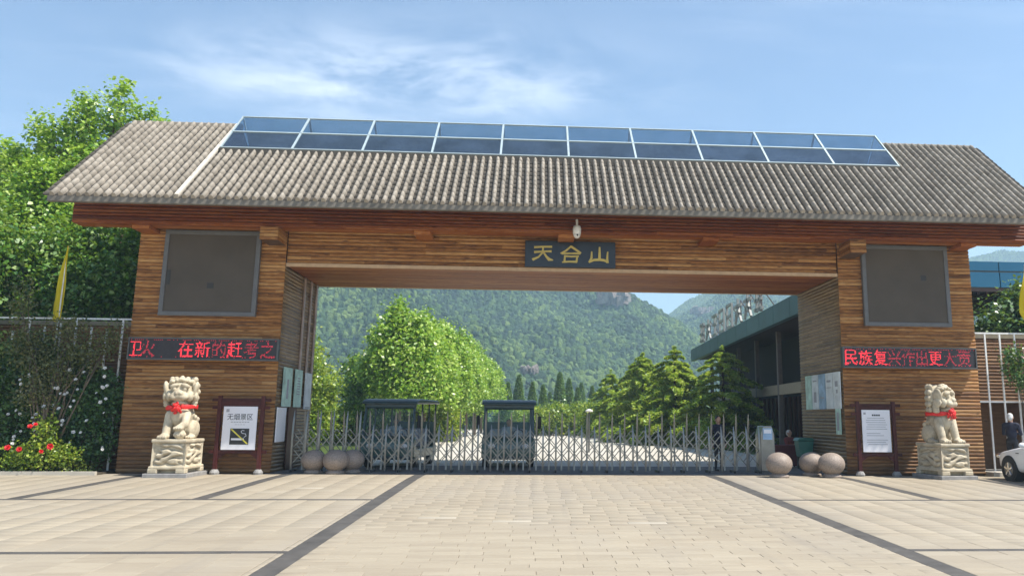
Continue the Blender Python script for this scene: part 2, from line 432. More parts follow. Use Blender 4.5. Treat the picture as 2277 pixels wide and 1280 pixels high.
WORLD_PARENTS = {}
def place(name, loc, label, cat, group=None):
    """an Empty at a thing's base whose parts are given in world coordinates"""
    o = empty(name, loc, 0, label, cat, group); WORLD_PARENTS[o.name] = Matrix.Translation(-Vector(loc)); return o
_link = link
def link(name, me, mat=None, parent=None, smooth=False):
    o = _link(name, me, mat, parent, smooth)
    if parent is not None and parent.name in WORLD_PARENTS: o.matrix_parent_inverse = WORLD_PARENTS[parent.name]
    return o
def thin_glass(name, tint, refl=.25, rough=.02, ior=1.5):
    t = NT(name); tr = t.node('ShaderNodeBsdfTransparent'); tr.inputs[0].default_value = (*tint, 1)
    gl = t.node('ShaderNodeBsdfGlossy'); gl.inputs['Roughness'].default_value = rough; gl.inputs[0].default_value = (.95, .97, 1, 1)
    fr = t.node('ShaderNodeFresnel'); fr.inputs[0].default_value = ior
    nz = t.noise(t.pos(), 1.2, 2)
    f = t.math('ADD', t.math('MULTIPLY', fr.outputs[0], 1.0), t.math('MULTIPLY', nz, refl), clamp=True)
    mx = t.node('ShaderNodeMixShader'); t.l.new(f, mx.inputs[0]); t.l.new(tr.outputs[0], mx.inputs[1]); t.l.new(gl.outputs[0], mx.inputs[2])
    t.l.new(mx.outputs[0], t.n['Material Output'].inputs[0]); MATS[name] = t.m
thin_glass('sky_pane', (.50, .62, .68), .30)
thin_glass('cart_pane', (.80, .90, .86), .03, ior=1.2)

# ------------------------------------------------------------------ ground
g = MB()
g.add([(-1150, -65, -1.1), (1650, -65, -1.1), (1650, 1590, -1.1), (-1150, 1590, -1.1)], [(0, 1, 2, 3)])
tag(g.build('ground', 'soil'), kind='structure')
g = MB()   # park ground behind the gate
g.add([(-90, 4.0, -.02), (90, 4.0, -.02), (140, 200, -.02), (-140, 200, -.02)], [(0, 1, 2, 3)])
tag(g.build('park_ground', 'leaf_grass'), kind='structure')
g = MB(); n = 24
for i in range(n+1):
    y = 4.0+i*5.0; s = math.sin(i*.22)*.6; g.v += [(-7.2+s-.02*i, y, .0), (11.5+s*.5-.16*i, y, .0)]
g.f += [(2*i, 2*i+1, 2*i+3, 2*i+2) for i in range(n)]
tag(g.build('park_road', 'concrete'), kind='structure')
g = MB().box(-7.2, 10.5, -.28, 4.05, -.3, .012)
g.box(-7.2, 10.5, .42, 1.12, .0, .02)
tag(g.build('passage_floor', 'dark_floor'), kind='structure')

# plaza: mortar bed, slabs, dark bands
BX = [-10.28, -6.48, -2.67, 5.94, 9.75, 13.55]; BW = .32
BY = [-6.82, -13.08, -19.4]
PX0, PX1, PY0, PY1 = -24.0, 27.0, -25.5, -.28
bed = MB()
ys = [PY1, -2.0, PY0]
for x in (PX0, PX1): bed.v += [(x, y, gz(y)-.012) for y in ys]
bed.f += [(0, 1, 4, 3), (1, 2, 5, 4)]
for i, y in enumerate(ys): pass
plaza = bed.build('plaza', 'joint'); tag(plaza, kind='structure')
# outer forecourt continues past the slabs
g = MB(); g.add([(-80, -60, -.99), (80, -60, -.99), (80, -.5, -.06), (-80, -.5, -.06)], [(0, 1, 2, 3)])
tag(g.build('forecourt', 'concrete'), kind='structure')
slabs = []
def fill(x0, x1, y0, y1, w, d, bond):
    nr = max(1, round((y1-y0)/d)); d = (y1-y0)/nr
    for r in range(nr):
        ya, yb = y1-(r+1)*d, y1-r*d
        off = (r % 2)*w*.5*bond + (rng.random()*.12*bond)
        x = x0-off
        while x < x1-.02:
            a, b = max(x, x0), min(x+w, x1)
            if b-a > .06: slabs.append((a, b, ya, yb))
            x += w
edges = [PX0]+[v for b in BX for v in (b-BW/2, b+BW/2)]+[PX1]
BL = (-2.67, 5.94)          # only these two bands run on towards the viewer
rows = [PY1]+[v for b in BY for v in (b+.10, b-.10)]+[PY0]
bays = [(edges[i], edges[i+1], rows[0], rows[1]) for i in range(0, len(edges), 2) if abs((edges[i]+edges[i+1])/2-XC) > .5]
bays += [(x0, x1, rows[j], rows[j+1]) for j in range(2, len(rows), 2) for (x0, x1) in ((PX0, BL[0]-BW/2), (BL[1]+BW/2, PX1))]
fill(BL[0]+BW/2, BL[1]-BW/2, PY0, PY1, .70, .225, 1)
for (x0, x1, ya, yb) in bays: fill(x0, x1, yb, ya, .62, .31, 0.0)
for i in ():
    x0, x1 = edges[i], edges[i+1]
    if abs((x0+x1)/2-XC) < .5: fill(x0, x1, PY0, PY1, .80, .27, 1)
    else:
        for j in range(0, len(rows), 2): fill(x0, x1, rows[j+1], rows[j], .62, .31, 0.0)
def inview(a, b, c, d):
    p = Vector(((a+b)/2, (c+d)/2, gz((c+d)/2)))-CAM; w = p.dot(fw)
    if w < .5: return None
    u = 1298.85+1805.28*p.dot(rt)/w; v = 598.92-1805.28*p.dot(up)/w
    return p.length if -40 < u < 2317 and v < 1290 else None
order = sorted((d, k) for k, s in enumerate(slabs) if (d := inview(*s)) is not None and (s[1]-s[0]) > .55)
solo = set(k for _, k in order[:300])
J = .0022
def slab_geo(a, b, c, d, h):
    za, zb = gz(c), gz(d); k = .006
    return [(a+J, c+J, za-.02), (b-J, c+J, za-.02), (b-J, d-J, zb-.02), (a+J, d-J, zb-.02),
            (a+J, c+J, za+h-.004), (b-J, c+J, za+h-.004), (b-J, d-J, zb+h-.004), (a+J, d-J, zb+h-.004),
            (a+J+k, c+J+k, za+h), (b-J-k, c+J+k, za+h), (b-J-k, d-J-k, zb+h), (a+J+k, d-J-k, zb+h)]
SLF = [(0, 1, 5, 4), (1, 2, 6, 5), (2, 3, 7, 6), (3, 0, 4, 7), (4, 5, 9, 8), (5, 6, 10, 9), (6, 7, 11, 10), (7, 4, 8, 11), (8, 9, 10, 11)]
V = []; F = []; shared = {}
for k, s in enumerate(slabs):
    h = rng.uniform(0, .0035)
    if k in solo:
        a, b, c, d = s; cx, cy = (a+b)/2, (c+d)/2; key = (round(b-a, 3), round(d-c, 3))
        if key not in shared:
            g0 = slab_geo(a, b, c, d, .002); z0 = gz(cy)
            me = bpy.data.meshes.new('paving_slab'); me.from_pydata([(x-cx, y-cy, z-z0) for x, y, z in g0], [], SLF); me.materials.append(M('slab')); shared[key] = me
        o = bpy.data.objects.new('paving_slab', shared[key]); COL.objects.link(o); o.parent = plaza; o.location = (cx, cy, gz(cy)+h)
        o.rotation_euler = (rng.normal(0, .0012), rng.normal(0, .0012), 0)
    else:
        n = len(V); V += slab_geo(*s, h); F += [tuple(i+n for i in q) for q in SLF]
o = link('paving_field', npmesh('paving_field', V, F), 'slab', plaza); o['kind'] = 'stuff'
for b in BX:
    g = MB(); y0_ = PY0 if b in BL else BY[0]+.10; n = max(4, int((PY1-y0_)/.62))
    for k in range(n):
        c, d = y0_+(PY1-y0_)*k/n, y0_+(PY1-y0_)*(k+1)/n
        g.add(slab_geo(b-BW/2, b+BW/2, c, d, rng.uniform(.001, .003)), SLF)
    g.build('dark_band', 'band', plaza)
for b in BY:
    for (x0, x1) in ((PX0, BL[0]-BW/2), (BL[1]+BW/2, PX1)):
        g = MB(); n = max(1, int((x1-x0)/.9))
        for k in range(n): g.add(slab_geo(x0+(x1-x0)*k/n, x0+(x1-x0)*(k+1)/n, b-.10, b+.10, .002), SLF)
        g.build('dark_band', 'band', plaza)

# ------------------------------------------------------------------ gatehouse
X1, X2, X3, X4, DEP, ZL = -11.47, -7.07, 10.34, 14.74, 4.05, 6.23
gate = place('gatehouse', (XC, 2.0, 0), 'wide timber clad gatehouse with tiled roof spanning the entrance', 'gatehouse')
def slat_mesh(seed, ry=.030, rz=.053, n=9):
    r = random.Random(seed); v = []; f = []; m_ = 5
    for i in range(n):
        x = -.5+i/(n-1); dz = r.uniform(-.005, .005); k = 1+r.uniform(-.09, .06)
        for j in range(m_):
            a = -PI/2+PI*j/(m_-1); v.append((x, -ry*k*math.cos(a), dz+rz*k*math.sin(a)))
    for i in range(n-1):
        for j in range(m_-1):
            a = i*m_+j; f.append((a, a+m_, a+m_+1, a+1))
    f.append(tuple(range(m_))); f.append(tuple(range((n-1)*m_, n*m_))[::-1])
    return v, f
SLATS = []
for sd in range(5):
    v, f = slat_mesh(sd); me = bpy.data.meshes.new('slat'); me.from_pydata(v, [], f); me.update(); SLATS.append(me)
def slat_set(mat):
    out = []
    for me in SLATS:
        c = me.copy(); c.materials.append(M(mat)); c.polygons.foreach_set('use_smooth', np.array([len(p.vertices) == 4 for p in c.polygons])); out.append(c)
    return out
S_WALL, S_BEAM, S_REV, S_WING = slat_set('slat'), slat_set('beam'), slat_set('reveal'), slat_set('slat_wing')
def slats(parent, meshes, xa, xb, y, z0, z1, pitch=.112, rot=0, name='slat'):
    """a stack of half-round logs along x (rot 0) or along y (rot +-90 degrees, xa..xb then being y and y being x)"""
    n = round((z1-z0)/pitch); p = (z1-z0)/n
    for i in range(n):
        o = bpy.data.objects.new(name, random.choice(meshes)); COL.objects.link(o); o.parent = parent
        o.scale = ((xb-xa)*random.choice((1, -1)), 1, random.uniform(.95, 1.02)*p/.112)
        if rot: o.location = (y, (xa+xb)/2, z0+p*(i+.5)); o.rotation_euler = (0, 0, rot)
        else: o.location = ((xa+xb)/2, y+random.uniform(-.004, .004), z0+p*(i+.5))
for xa, xb, inner in ((X1, X2, 1), (X3, X4, -1)):
    p = MB().box(xa+.02, xb-.02, .03, DEP-.02, -.05, 9.1).build('pillar', 'core', gate)
    slats(p, S_WALL, xa, xb, .03, .02, 7.36)
    xi = xb-.02 if inner > 0 else xa+.02
    slats(p, S_REV, .03, DEP, xi, .02, ZL, pitch=.112, rot=(PI/2 if inner > 0 else -PI/2))
    if inner > 0:   # light streaks on the far half of the left passage wall, built as pale strips
        for ys_ in (2.15, 2.95, 3.65): MB().box(xi+.03, xi+.075, ys_, ys_+.14, 3.05, ZL-.02).build('upright_strip', 'pale_streak', p, bevel=.01)
lin = MB().box(X2, X3, .09, DEP-.03, ZL+.02, 9.0).build('lintel', 'core', gate)
slats(lin, S_WALL, X2+.02, X3-.02, .09, ZL+.08, 7.36)
for k in range(30):   # boards on the underside of the lintel
    ya = .12+k*(DEP-.2)/30; yb = ya+(DEP-.2)/30-.006
    g = MB(); cuts = sorted([X2+.02, X3-.02]+[X2+(k*5.3 % 4.1)+4.1*j+1.3 for j in range(4)])
    g.box(X2+.02, X3-.02, ya, yb, ZL-.012+random.uniform(-.002, .002), ZL+.02)
    g.build('plank', 'plank', lin)
MB().box(X2+.01, X3-.01, .03, .115, ZL-.03, ZL+.075).build('edge_trim', 'trim_wood', lin)
MB().box(X2+.01, X3-.01, DEP-.075, DEP+.02, ZL-.035, ZL+.05).build('edge_trim', 'trim_wood', lin)
UB0, UB1 = -13.05, 16.32
ub = MB().box(UB0, UB1, -.86, -.30, 7.26, 7.88).build('upper_beam', 'core', gate)
slats(ub, S_BEAM, UB0, UB1, -.86, 7.26, 7.88, pitch=.104)
for k in range(5):
    MB().box(UB0+.01, UB1-.01, -.85+k*.112, -.85+k*.112+.106, 7.235, 7.262).build('plank', 'plank', ub)
for (xa, xb, z0, y0) in ((-7.60, -7.09, 6.83, -.90), (10.42, 10.92, 6.81, -.90)):
    b = MB().box(xa, xb, y0+.03, .05, z0, 7.23).build('bracket', 'core', gate)
    for i in range(4): 
        h = (7.23-z0)/4; MB().box(xa-.012, xb+.012, y0-.012, .0, z0+i*h+.004, z0+(i+1)*h-.008).build('bracket_board', 'slat', b, bevel=.01)
for x in (-2.85, 1.55, 6.05, -11.15, 14.35):
    MB().box(x-.25, x+.25, -.74, .08, 7.12, 7.235).build('bracket', 'plank', gate, bevel=.01)
# roof
TH = math.atan(.881); CT, ST = math.cos(TH), math.sin(TH)
EY, EZ, RY = -2.10, 7.83, 2.03
LS = (RY-EY)/CT; RX0, RX1 = XC-14.74, XC+14.74
SK0, SK1, SKY = -9.46, 12.74, .33
SKS = (SKY-EY)/CT
def rp(x, s, h): return (x, EY+s*CT-h*ST, EZ-.10+s*ST+h*CT)
roof = MB()
for (xa, xb, sa, sb) in ((RX0, SK0, 0, LS), (SK1, RX1, 0, LS), (SK0, SK1, 0, SKS)):
    P = [rp(xa, sa, -.14), rp(xb, sa, -.14), rp(xb, sb, -.14), rp(xa, sb, -.14), rp(xa, sa, -.01), rp(xb, sa, -.01), rp(xb, sb, -.01), rp(xa, sb, -.01)]
    roof.add(P, [(0, 3, 2, 1), (4, 5, 6, 7), (0, 1, 5, 4), (1, 2, 6, 5), (2, 3, 7, 6), (3, 0, 4, 7)])
    mir = lambda p: (p[0], 2*RY-p[1]+.002, p[2]-.002)
    roof.add([mir(p) for p in P], [(0, 3, 2, 1), (4, 5, 6, 7), (0, 1, 5, 4), (1, 2, 6, 5), (2, 3, 7, 6), (3, 0, 4, 7)])
roof = roof.build('roof', 'deck', gate)
MB().box(RX0-.01, RX1+.01, EY-.02, EY+.13, 7.545, 7.725).build('fascia', 'fascia', roof, bevel=.02)
MB().box(RX0-.01, RX1+.01, 2*RY-EY-.13, 2*RY-EY+.02, 7.545, 7.725).build('fascia', 'fascia', roof)
for x in np.arange(RX0+.6, RX1, 2.25):   # rafters under the eaves
    P = [rp(x+dx, s, h) for h in (-.30, -.145) for (dx, s) in ((-.06, .25), (.06, .25), (.06, LS-.3), (-.06, LS-.3))]
    if SK0 < x < SK1: P = [rp(x+dx, s, h) for h in (-.30, -.145) for (dx, s) in ((-.06, .25), (.06, .25), (.06, SKS), (-.06, SKS))]
    MB().add(P, [(0, 3, 2, 1), (4, 5, 6, 7), (0, 1, 5, 4), (1, 2, 6, 5), (2, 3, 7, 6), (3, 0, 4, 7)]).build('rafter', 'plank', roof)
NCOL = 122; CP = (RX1-RX0)/NCOL; NC = 18; EXP = LS/NC
def tile_mesh():
    v = []; f = []; n = 6
    for (y, r, z) in ((0, .068, .032), (.36, .0655, .028)):
        for i in range(n+1):
            a = PI*i/n; v.append((r*math.cos(a), y, z-.03+r*1.85*math.sin(a)))
    for i in range(n): f.append((i, i+1, n+1+i+1, n+1+i))
    f.append(tuple(range(n+1))[::-1])
    return v, f
tv, tf = tile_mesh()
def tmesh(mat):
    me = bpy.data.meshes.new('roof_tile'); me.from_pydata(tv, [], tf); me.materials.append(M(mat)); me.update()
    me.polygons.foreach_set('use_smooth', np.array([len(p.vertices) == 4 for p in me.polygons])); return me
TM, TMW = tmesh('tile'), tmesh('mortar_line')
made = 0; V = []; Q = []; C = []
tva = np.array(tv)
def rowlim(x): return SKS+.06 if SK0-.05 < x < SK1+.05 else LS
Rm = Matrix.Rotation(TH, 3, 'X'); Rn = np.array(Rm)
rest_v = []; rest_f = []; cap_f = []
for r in range(NC):
    for c in range(NCOL):
        x = RX0+(c+.5)*CP; s = r*EXP-.03
        if s+.30 > rowlim(x)+.12: continue
        jx, jr = random.uniform(-.005, .005), random.uniform(-.014, .014)
        if made < 300:
            o = bpy.data.objects.new('roof_tile', TM); COL.objects.link(o); o.parent = roof
            o.matrix_local = Matrix.Translation(rp(x+jx, s, 0)) @ (Rm @ Matrix.Rotation(jr, 3, 'Z')).to_4x4(); made += 1
        else:
            n = len(rest_v); cr, sr = math.cos(jr), math.sin(jr); b = np.array(rp(x+jx, s, random.uniform(-.004, .006)))
            p = tva @ np.array([[cr, sr, 0], [-sr, cr, 0], [0, 0, 1]]); p = p @ Rn.T+b
            rest_v += [tuple(q) for q in p]; rest_f += [tuple(i+n for i in q) for q in tf]
me = bpy.data.meshes.new('cover_tiles'); me.from_pydata(rest_v, [], rest_f); me.update()
me.polygons.foreach_set('use_smooth', np.array([len(p.vertices) == 4 for p in me.polygons]))
o = link('cover_tiles', me, 'tile', roof); o['kind'] = 'stuff'
V = []; F = []
for c in range(NCOL+1):
    x = RX0+c*CP
    for r in range(NC):
        s = r*EXP-.02
        if s+.25 > rowlim(x)+.1: continue
        n = len(V)
        for (ss, h) in ((s, .018), (s+EXP+.03, -.004)):
            for dx, dz in ((-.125, .035), (-.06, -.005), (.06, -.005), (.125, .035)): V.append(rp(x+dx, ss, h+dz))
        for dx, dz in ((-.125, .01), (-.06, -.03), (.06, -.03), (.125, .01)): V.append(rp(x+dx, s, .018+dz-.004))
        F += [(n+i, n+i+1, n+5+i, n+4+i) for i in range(3)]+[(n+8+i, n+9+i, n+1+i, n+i) for i in range(3)]
o = link('pan_tiles', npmesh('pan_tiles', V, F), 'pan', roof); o['kind'] = 'stuff'
# pale mortar flashing running down from the skylight's left edge, ridge ends
P = [rp(SK0-.12+dx, s, h) for h in (.05, .125) for (dx, s) in ((-.055, .0), (.055, .0), (.055, LS-.05), (-.055, LS-.05))]
MB().add(P, [(0, 3, 2, 1), (4, 5, 6, 7), (0, 1, 5, 4), (1, 2, 6, 5), (2, 3, 7, 6), (3, 0, 4, 7)]).build('flashing', 'mortar_line', roof)
for (xa, xb) in ((RX0, SK0), (SK1, RX1)):
    MB().box(xa, xb, RY-.05, RY+.12, EZ+LS*ST-.18, EZ+LS*ST+.0).build('ridge_cap', 'tile', roof, bevel=.03)
# back slope covering, plain tile courses
V = []; F = []
for c in range(NCOL*2+1):
    x = RX0+c*CP/2; hh = .085 if c % 2 else .02
    for s in (0, LS if not (SK0 < x < SK1) else SKS):
        q = rp(x, s, hh); V.append((q[0], 2*RY-q[1], q[2]))
F = [(2*i, 2*i+2, 2*i+3, 2*i+1) for i in range(NCOL*2)]
o = link('back_tiles', npmesh('back_tiles', V, F), 'tile', roof); o['kind'] = 'stuff'
# skylight
sky_l = MB(); SZ0, SZ1 = 10.06, 11.72
NP = 10; PW = (SK1-SK0)/NP
sk_obj = None
fr = MB()
def spt(x, t, side=-1): return (x, RY+side*(RY-SKY)*(1-t), SZ0+(SZ1-SZ0)*t)
nrm = Vector((0, -(SZ1-SZ0), RY-SKY)).normalized()
for k in range(NP+1):
    x = SK0+k*PW
    for side in (-1, 1): fr.bar(spt(x, 0, side), spt(x, 1, side), .065 if 0 < k < NP else .04, .05, (0, side*(SZ1-SZ0), RY-SKY))
for t in (0, .5, 1):
    for side in (-1, 1):
        if t == 1 and side == 1: continue
        fr.bar(spt(SK0-.03, t, side), spt(SK1+.03, t, side), .05 if t == .5 else .035, .05, (0, side*(SZ1-SZ0), RY-SKY))
plain('alu', (.40, .48, .50), .45, metal=.2, var=.08)
sk = fr.build('skylight', 'alu', gate)
for side in (-1, 1):
    for k in range(NP):
        for t0, t1 in ((0, .5), (.5, 1)):
            a, b = SK0+k*PW+.035, SK0+(k+1)*PW-.035; d = .018
            jx = random.uniform(-.006, .006)
            g = MB(); P = [Vector(spt(a, t0+d, side)), Vector(spt(b, t0+d, side)), Vector(spt(b, t1-d, side)), Vector(spt(a, t1-d, side))]
            P[0].z += jx; P[1].z -= jx
            g.add(P, [(0, 1, 2, 3)]); g.build('pane', 'sky_pane', sk)
for x in (SK0+.012, SK1-.012):
    MB().add([spt(x, .01, -1), spt(x, .01, 1), spt(x, .98)], [(0, 1, 2)]).build('pane', 'sky_pane', sk)
MB().box(SK0, SK1, SKY-.03, SKY+.05, SZ0-.34, SZ0-.028).build('curb', 'pan', sk)
MB().add([(SK0+.03, 2.36, 11.30), (SK1-.03, 2.36, 11.30), (SK1-.03, 3.30, 10.38), (SK0+.03, 3.30, 10.38), (SK0+.03, 2.34, 11.28), (SK1-.03, 2.34, 11.28), (SK1-.03, 3.28, 10.36), (SK0+.03, 3.28, 10.36)], [(0, 1, 2, 3), (7, 6, 5, 4), (0, 4, 5, 1), (3, 2, 6, 7)]).build('sun_blind', 'blind', sk)  # added opaque backing, blocks the sky so the lower panes read grey
MB().box(SK0, SK1, 2*RY-SKY-.05, 2*RY-SKY+.03, SZ0-.34, SZ0-.028).build('curb', 'pan', sk)
MB().box(SK0+.2, SK1-.2, .5, 3.6, 8.96, 9.12).build('light_well_floor', 'beam_tan', gate)

# ------------------------------------------------------------------ things hung on the gatehouse
GLY = {'卫': [0, 131068, 1540, 1540, 1540, 1540, 1540, 1540, 1540, 1540, 1660, 1536, 1536, 1536, 1536, 1536, 262143, 0],
'火': [768, 768, 768, 768, 25350, 17926, 50700, 50700, 100120, 67344, 3968, 7360, 14528, 30816, 61560, 122940, 229391, 65538],
'在': [1024, 1024, 3072, 131071, 6144, 6240, 12384, 24672, 24672, 59390, 124926, 221280, 24672, 24672, 24672, 24672, 28671, 28671],
'新': [8192, 12350, 261872, 101504, 35968, 51328, 55488, 261887, 8332, 8332, 261772, 8332, 109708, 107916, 206732, 139532, 25356, 24844],
'的': [8256, 24768, 24768, 130302, 130558, 68994, 69378, 69122, 68802, 130114, 68706, 68658, 68662, 68614, 68614, 130052, 65548, 65660],
'赶': [8192, 8446, 130814, 130576, 8208, 8208, 261648, 12799, 12336, 110608, 114192, 110608, 110608, 126992, 94224, 210944, 204799, 131072],
'考': [512, 518, 65516, 65528, 560, 608, 131071, 896, 3584, 16380, 64512, 251904, 73720, 8184, 24, 24, 48, 992],
'之': [512, 768, 768, 256, 131068, 131064, 24, 48, 96, 192, 384, 1792, 3584, 6144, 61440, 129024, 204799, 67583],
'民': [131068, 98316, 98316, 98316, 98316, 131068, 99072, 99072, 99072, 131070, 131070, 98688, 98496, 98498, 99427, 130170, 258078, 98308],
'族': [16512, 24960, 8576, 261631, 261888, 50880, 49344, 63998, 64304, 52016, 34864, 35839, 34864, 100472, 104520, 203214, 228103, 25088],
'复': [12288, 24576, 32766, 49152, 131064, 98296, 24584, 32760, 24584, 32760, 6144, 16376, 32760, 55408, 36800, 4032, 130303, 245766],
'兴': [3072, 1031, 198150, 99854, 49932, 49944, 24600, 16432, 32, 262143, 262143, 0, 6240, 12336, 24600, 49164, 229382, 65539],
'作': [12672, 12672, 13056, 25599, 26623, 50880, 117952, 252159, 215295, 16576, 16576, 16576, 16639, 16576, 16576, 16576, 16576, 16576],
'出': [768, 768, 49932, 49932, 49932, 49932, 49932, 65532, 65532, 768, 99078, 99078, 99078, 99078, 99078, 131070, 131070, 6],
'更': [0, 262142, 768, 768, 65532, 49924, 49932, 65532, 49924, 49924, 65532, 16896, 26112, 15360, 7168, 65472, 254207, 0],
'大': [768, 768, 768, 768, 768, 768, 262143, 1920, 1920, 1728, 3264, 3168, 6240, 14384, 28728, 49166, 229383, 65538],
'贡': [65534, 65534, 768, 768, 262143, 262143, 0, 32764, 32764, 16396, 17164, 17164, 17932, 17932, 7904, 30844, 245775, 65538]}
def led(x0, x1, chars, label):
    z0, z1, y0 = 3.28, 3.93, -.27
    t = place('led_display', ((x0+x1)/2, y0/2, z0), label, 'led display')
    MB().box(x0, x1, y0+.03, -.03, z0, z1).build('case', 'led_case', t, bevel=.008)
    g = MB()
    for a in (z0-.005, z1-.035): g.box(x0-.01, x1+.01, y0, y0+.05, a, a+.04)
    for a in (x0-.012, x1-.028): g.box(a, a+.04, y0+.002, y0+.052, z0, z1)
    g.build('bezel', 'steel_dark', t)
    for ch, xl, bright in chars:
        g = MB(); cw = .43/18; h = .47/18
        for j, b in enumerate(GLY[ch]):
            for i in range(18):
                if (b >> (17-i)) & 1:
                    x = xl+i*cw; z = z1-.10-j*h
                    if x0+.03 < x < x1-.03 and random.random() < (.95 if bright else .78): g.add([(x, y0+.026, z-.016), (x+.017, y0+.026, z-.016), (x+.017, y0+.026, z), (x, y0+.026, z)], [(0, 1, 2, 3)])
        g.build('lit_character', ('led_dim', 'led_red')[bright], t)
    g = MB()
    for x in np.arange(x0+.06, x1-.06, .055):
        if random.random() < .62: g.add([(x, y0+.026, z1-.075), (x+.018, y0+.026, z1-.075), (x+.018, y0+.026, z1-.057), (x, y0+.026, z1-.057)], [(0, 1, 2, 3)])
    for k in range(26):
        x = random.uniform(x0+.06, x1-.08); z = z0+.075
        g.add([(x, y0+.026, z), (x+.02, y0+.026, z), (x+.02, y0+.026, z+.02), (x, y0+.026, z+.02)], [(0, 1, 2, 3)])
    o = g.build('indicator_dots', 'led_dim', t); o['kind'] = 'stuff'
px = lambda p: -11.36+(p-288)*.01304
led(-11.36, -7.03, [('卫', px(286), 1), ('火', px(314), 0), ('在', px(398), 1), ('新', px(436), 1), ('的', px(472), 0), ('赶', px(507), 1), ('考', px(544), 0), ('之', px(581), 0)], 'long dark display with a broken red line of text above the no smoking board')
px2 = lambda p: 10.27+(p-1876)*.01463
led(10.27, 14.58, [('民', px2(1879), 1), ('族', px2(1911), 1), ('复', px2(1944), 1), ('兴', px2(1974), 0), ('作', px2(2005), 0), ('出', px2(2035), 0), ('更', px2(2066), 1), ('大', px2(2097), 0), ('贡', px2(2129), 0)], 'long dark display filled with red text above the white notice board')
def panel(x0, x1, patches, label):
    z0, z1 = 4.61, 7.24
    t = place('display_panel', ((x0+x1)/2, -.05, z0), label, 'display panel')
    g = MB(); w = .13
    g.box(x0, x1, -.13, -.005, z0, z0+w); g.box(x0, x1, -.13, -.005, z1-w, z1)
    g.box(x0, x0+w, -.128, -.004, z0+w, z1-w); g.box(x1-w, x1, -.128, -.004, z0+w, z1-w)
    g.build('frame', 'grey_frame', t, bevel=.01)
    MB().box(x0+w-.01, x1-w+.01, -.10, -.02, z0+w-.01, z1-w+.01).build('screen', 'screen_dark', t)
    for (a, b, c, d) in patches: MB().box(a, b, -.106, -.099, c, d).build('module_patch', 'screen_patch', t)
panel(-10.68, -7.82, [(-9.32, -9.13, 5.45, 5.62), (-10.53, -10.42, 5.55, 6.0)], 'large blank grey display panel above the no smoking board')
panel(11.09, 13.95, [(13.02, 13.20, 6.10, 6.27)], 'large blank grey display panel above the white notice board')
# name plaque
t = place('name_plaque', (1.70, 0, 6.32), 'black lacquer name board with three gold characters over the entrance', 'name board')
PXA, PXB, PZA, PZB = .28, 3.13, 6.31, 7.15
MB().box(PXA, PXB, -.10, .06, PZA, PZB).build('board', 'black_lacquer', t, bevel=.012)
def q(u, v): return (PXA+(u-435)/1280*(PXB-PXA), PZB-(v-345)/390*(PZB-PZA))
STROKES = [
 [[(562, 446, 30), (690, 436, 24), (815, 434, 30)], [(562, 520, 34), (690, 506, 22), (808, 502, 32)], [(688, 440, 26), (684, 520, 28), (625, 590, 24), (540, 632, 38)], [(686, 505, 24), (735, 580, 30), (775, 625, 46), (832, 632, 14)]],
 [[(1090, 416, 24), (1010, 490, 26), (935, 530, 16)], [(1085, 425, 30), (1150, 470, 30), (1225, 522, 26)], [(950, 530, 30), (1080, 528, 22), (1215, 524, 34)], [(985, 568, 26), (1090, 574, 24), (1195, 566, 24)], [(998, 572, 24), (990, 655, 28)], [(1172, 572, 26), (1160, 660, 28)], [(958, 660, 20), (1060, 650, 26), (1168, 652, 30)]],
 [[(1376, 492, 18), (1374, 590, 32), (1340, 655, 26)], [(1488, 424, 22), (1488, 540, 34), (1486, 630, 36)], [(1604, 492, 18), (1596, 590, 30), (1602, 660, 34)], [(1335, 652, 30), (1410, 618, 34), (1490, 612, 38), (1560, 622, 36), (1606, 645, 34)]]]
for ch in STROKES:
    g = MB()
    for si, st in enumerate(ch):
        L = []; Rr = []
        for i, (u, v, w) in enumerate(st):
            a = st[max(i-1, 0)]; b = st[min(i+1, len(st)-1)]; tx, ty = b[0]-a[0], b[1]-a[1]; l = math.hypot(tx, ty); nx, ny = -ty/l*w/2, tx/l*w/2
            L.append(q(u+nx, v+ny)); Rr.append(q(u-nx, v-ny))
        for i in range(len(st)-1): g.prism([L[i], L[i+1], Rr[i+1], Rr[i]], -.118-si*.0015, -.09)
    g.build('character', 'gold', t)
# security camera
t = place('security_camera', (1.85, -.6, 7.05), 'white dome security camera hanging above the name board', 'security camera')
MB().tube([(1.85, -.92, 7.62), (1.85, -1.02, 7.62), (1.85, -1.06, 7.42)], .035, 8).build('arm', 'white_plastic', t)
MB().lathe([(.03, .22), (.10, .20), (.125, .12), (.125, .0), (.115, -.06)], 16, (1.85, -1.06, 7.22)).build('housing', 'white_plastic', t, True)
MB().lathe([(.112, .0), (.10, -.06), (.065, -.11), (.02, -.13)], 16, (1.85, -1.06, 7.16)).build('dome', 'white_plastic', t, True)
MB().ell((1.86, -1.16, 7.12), (.03, .02, .03)).build('lens', 'ink', t, True)
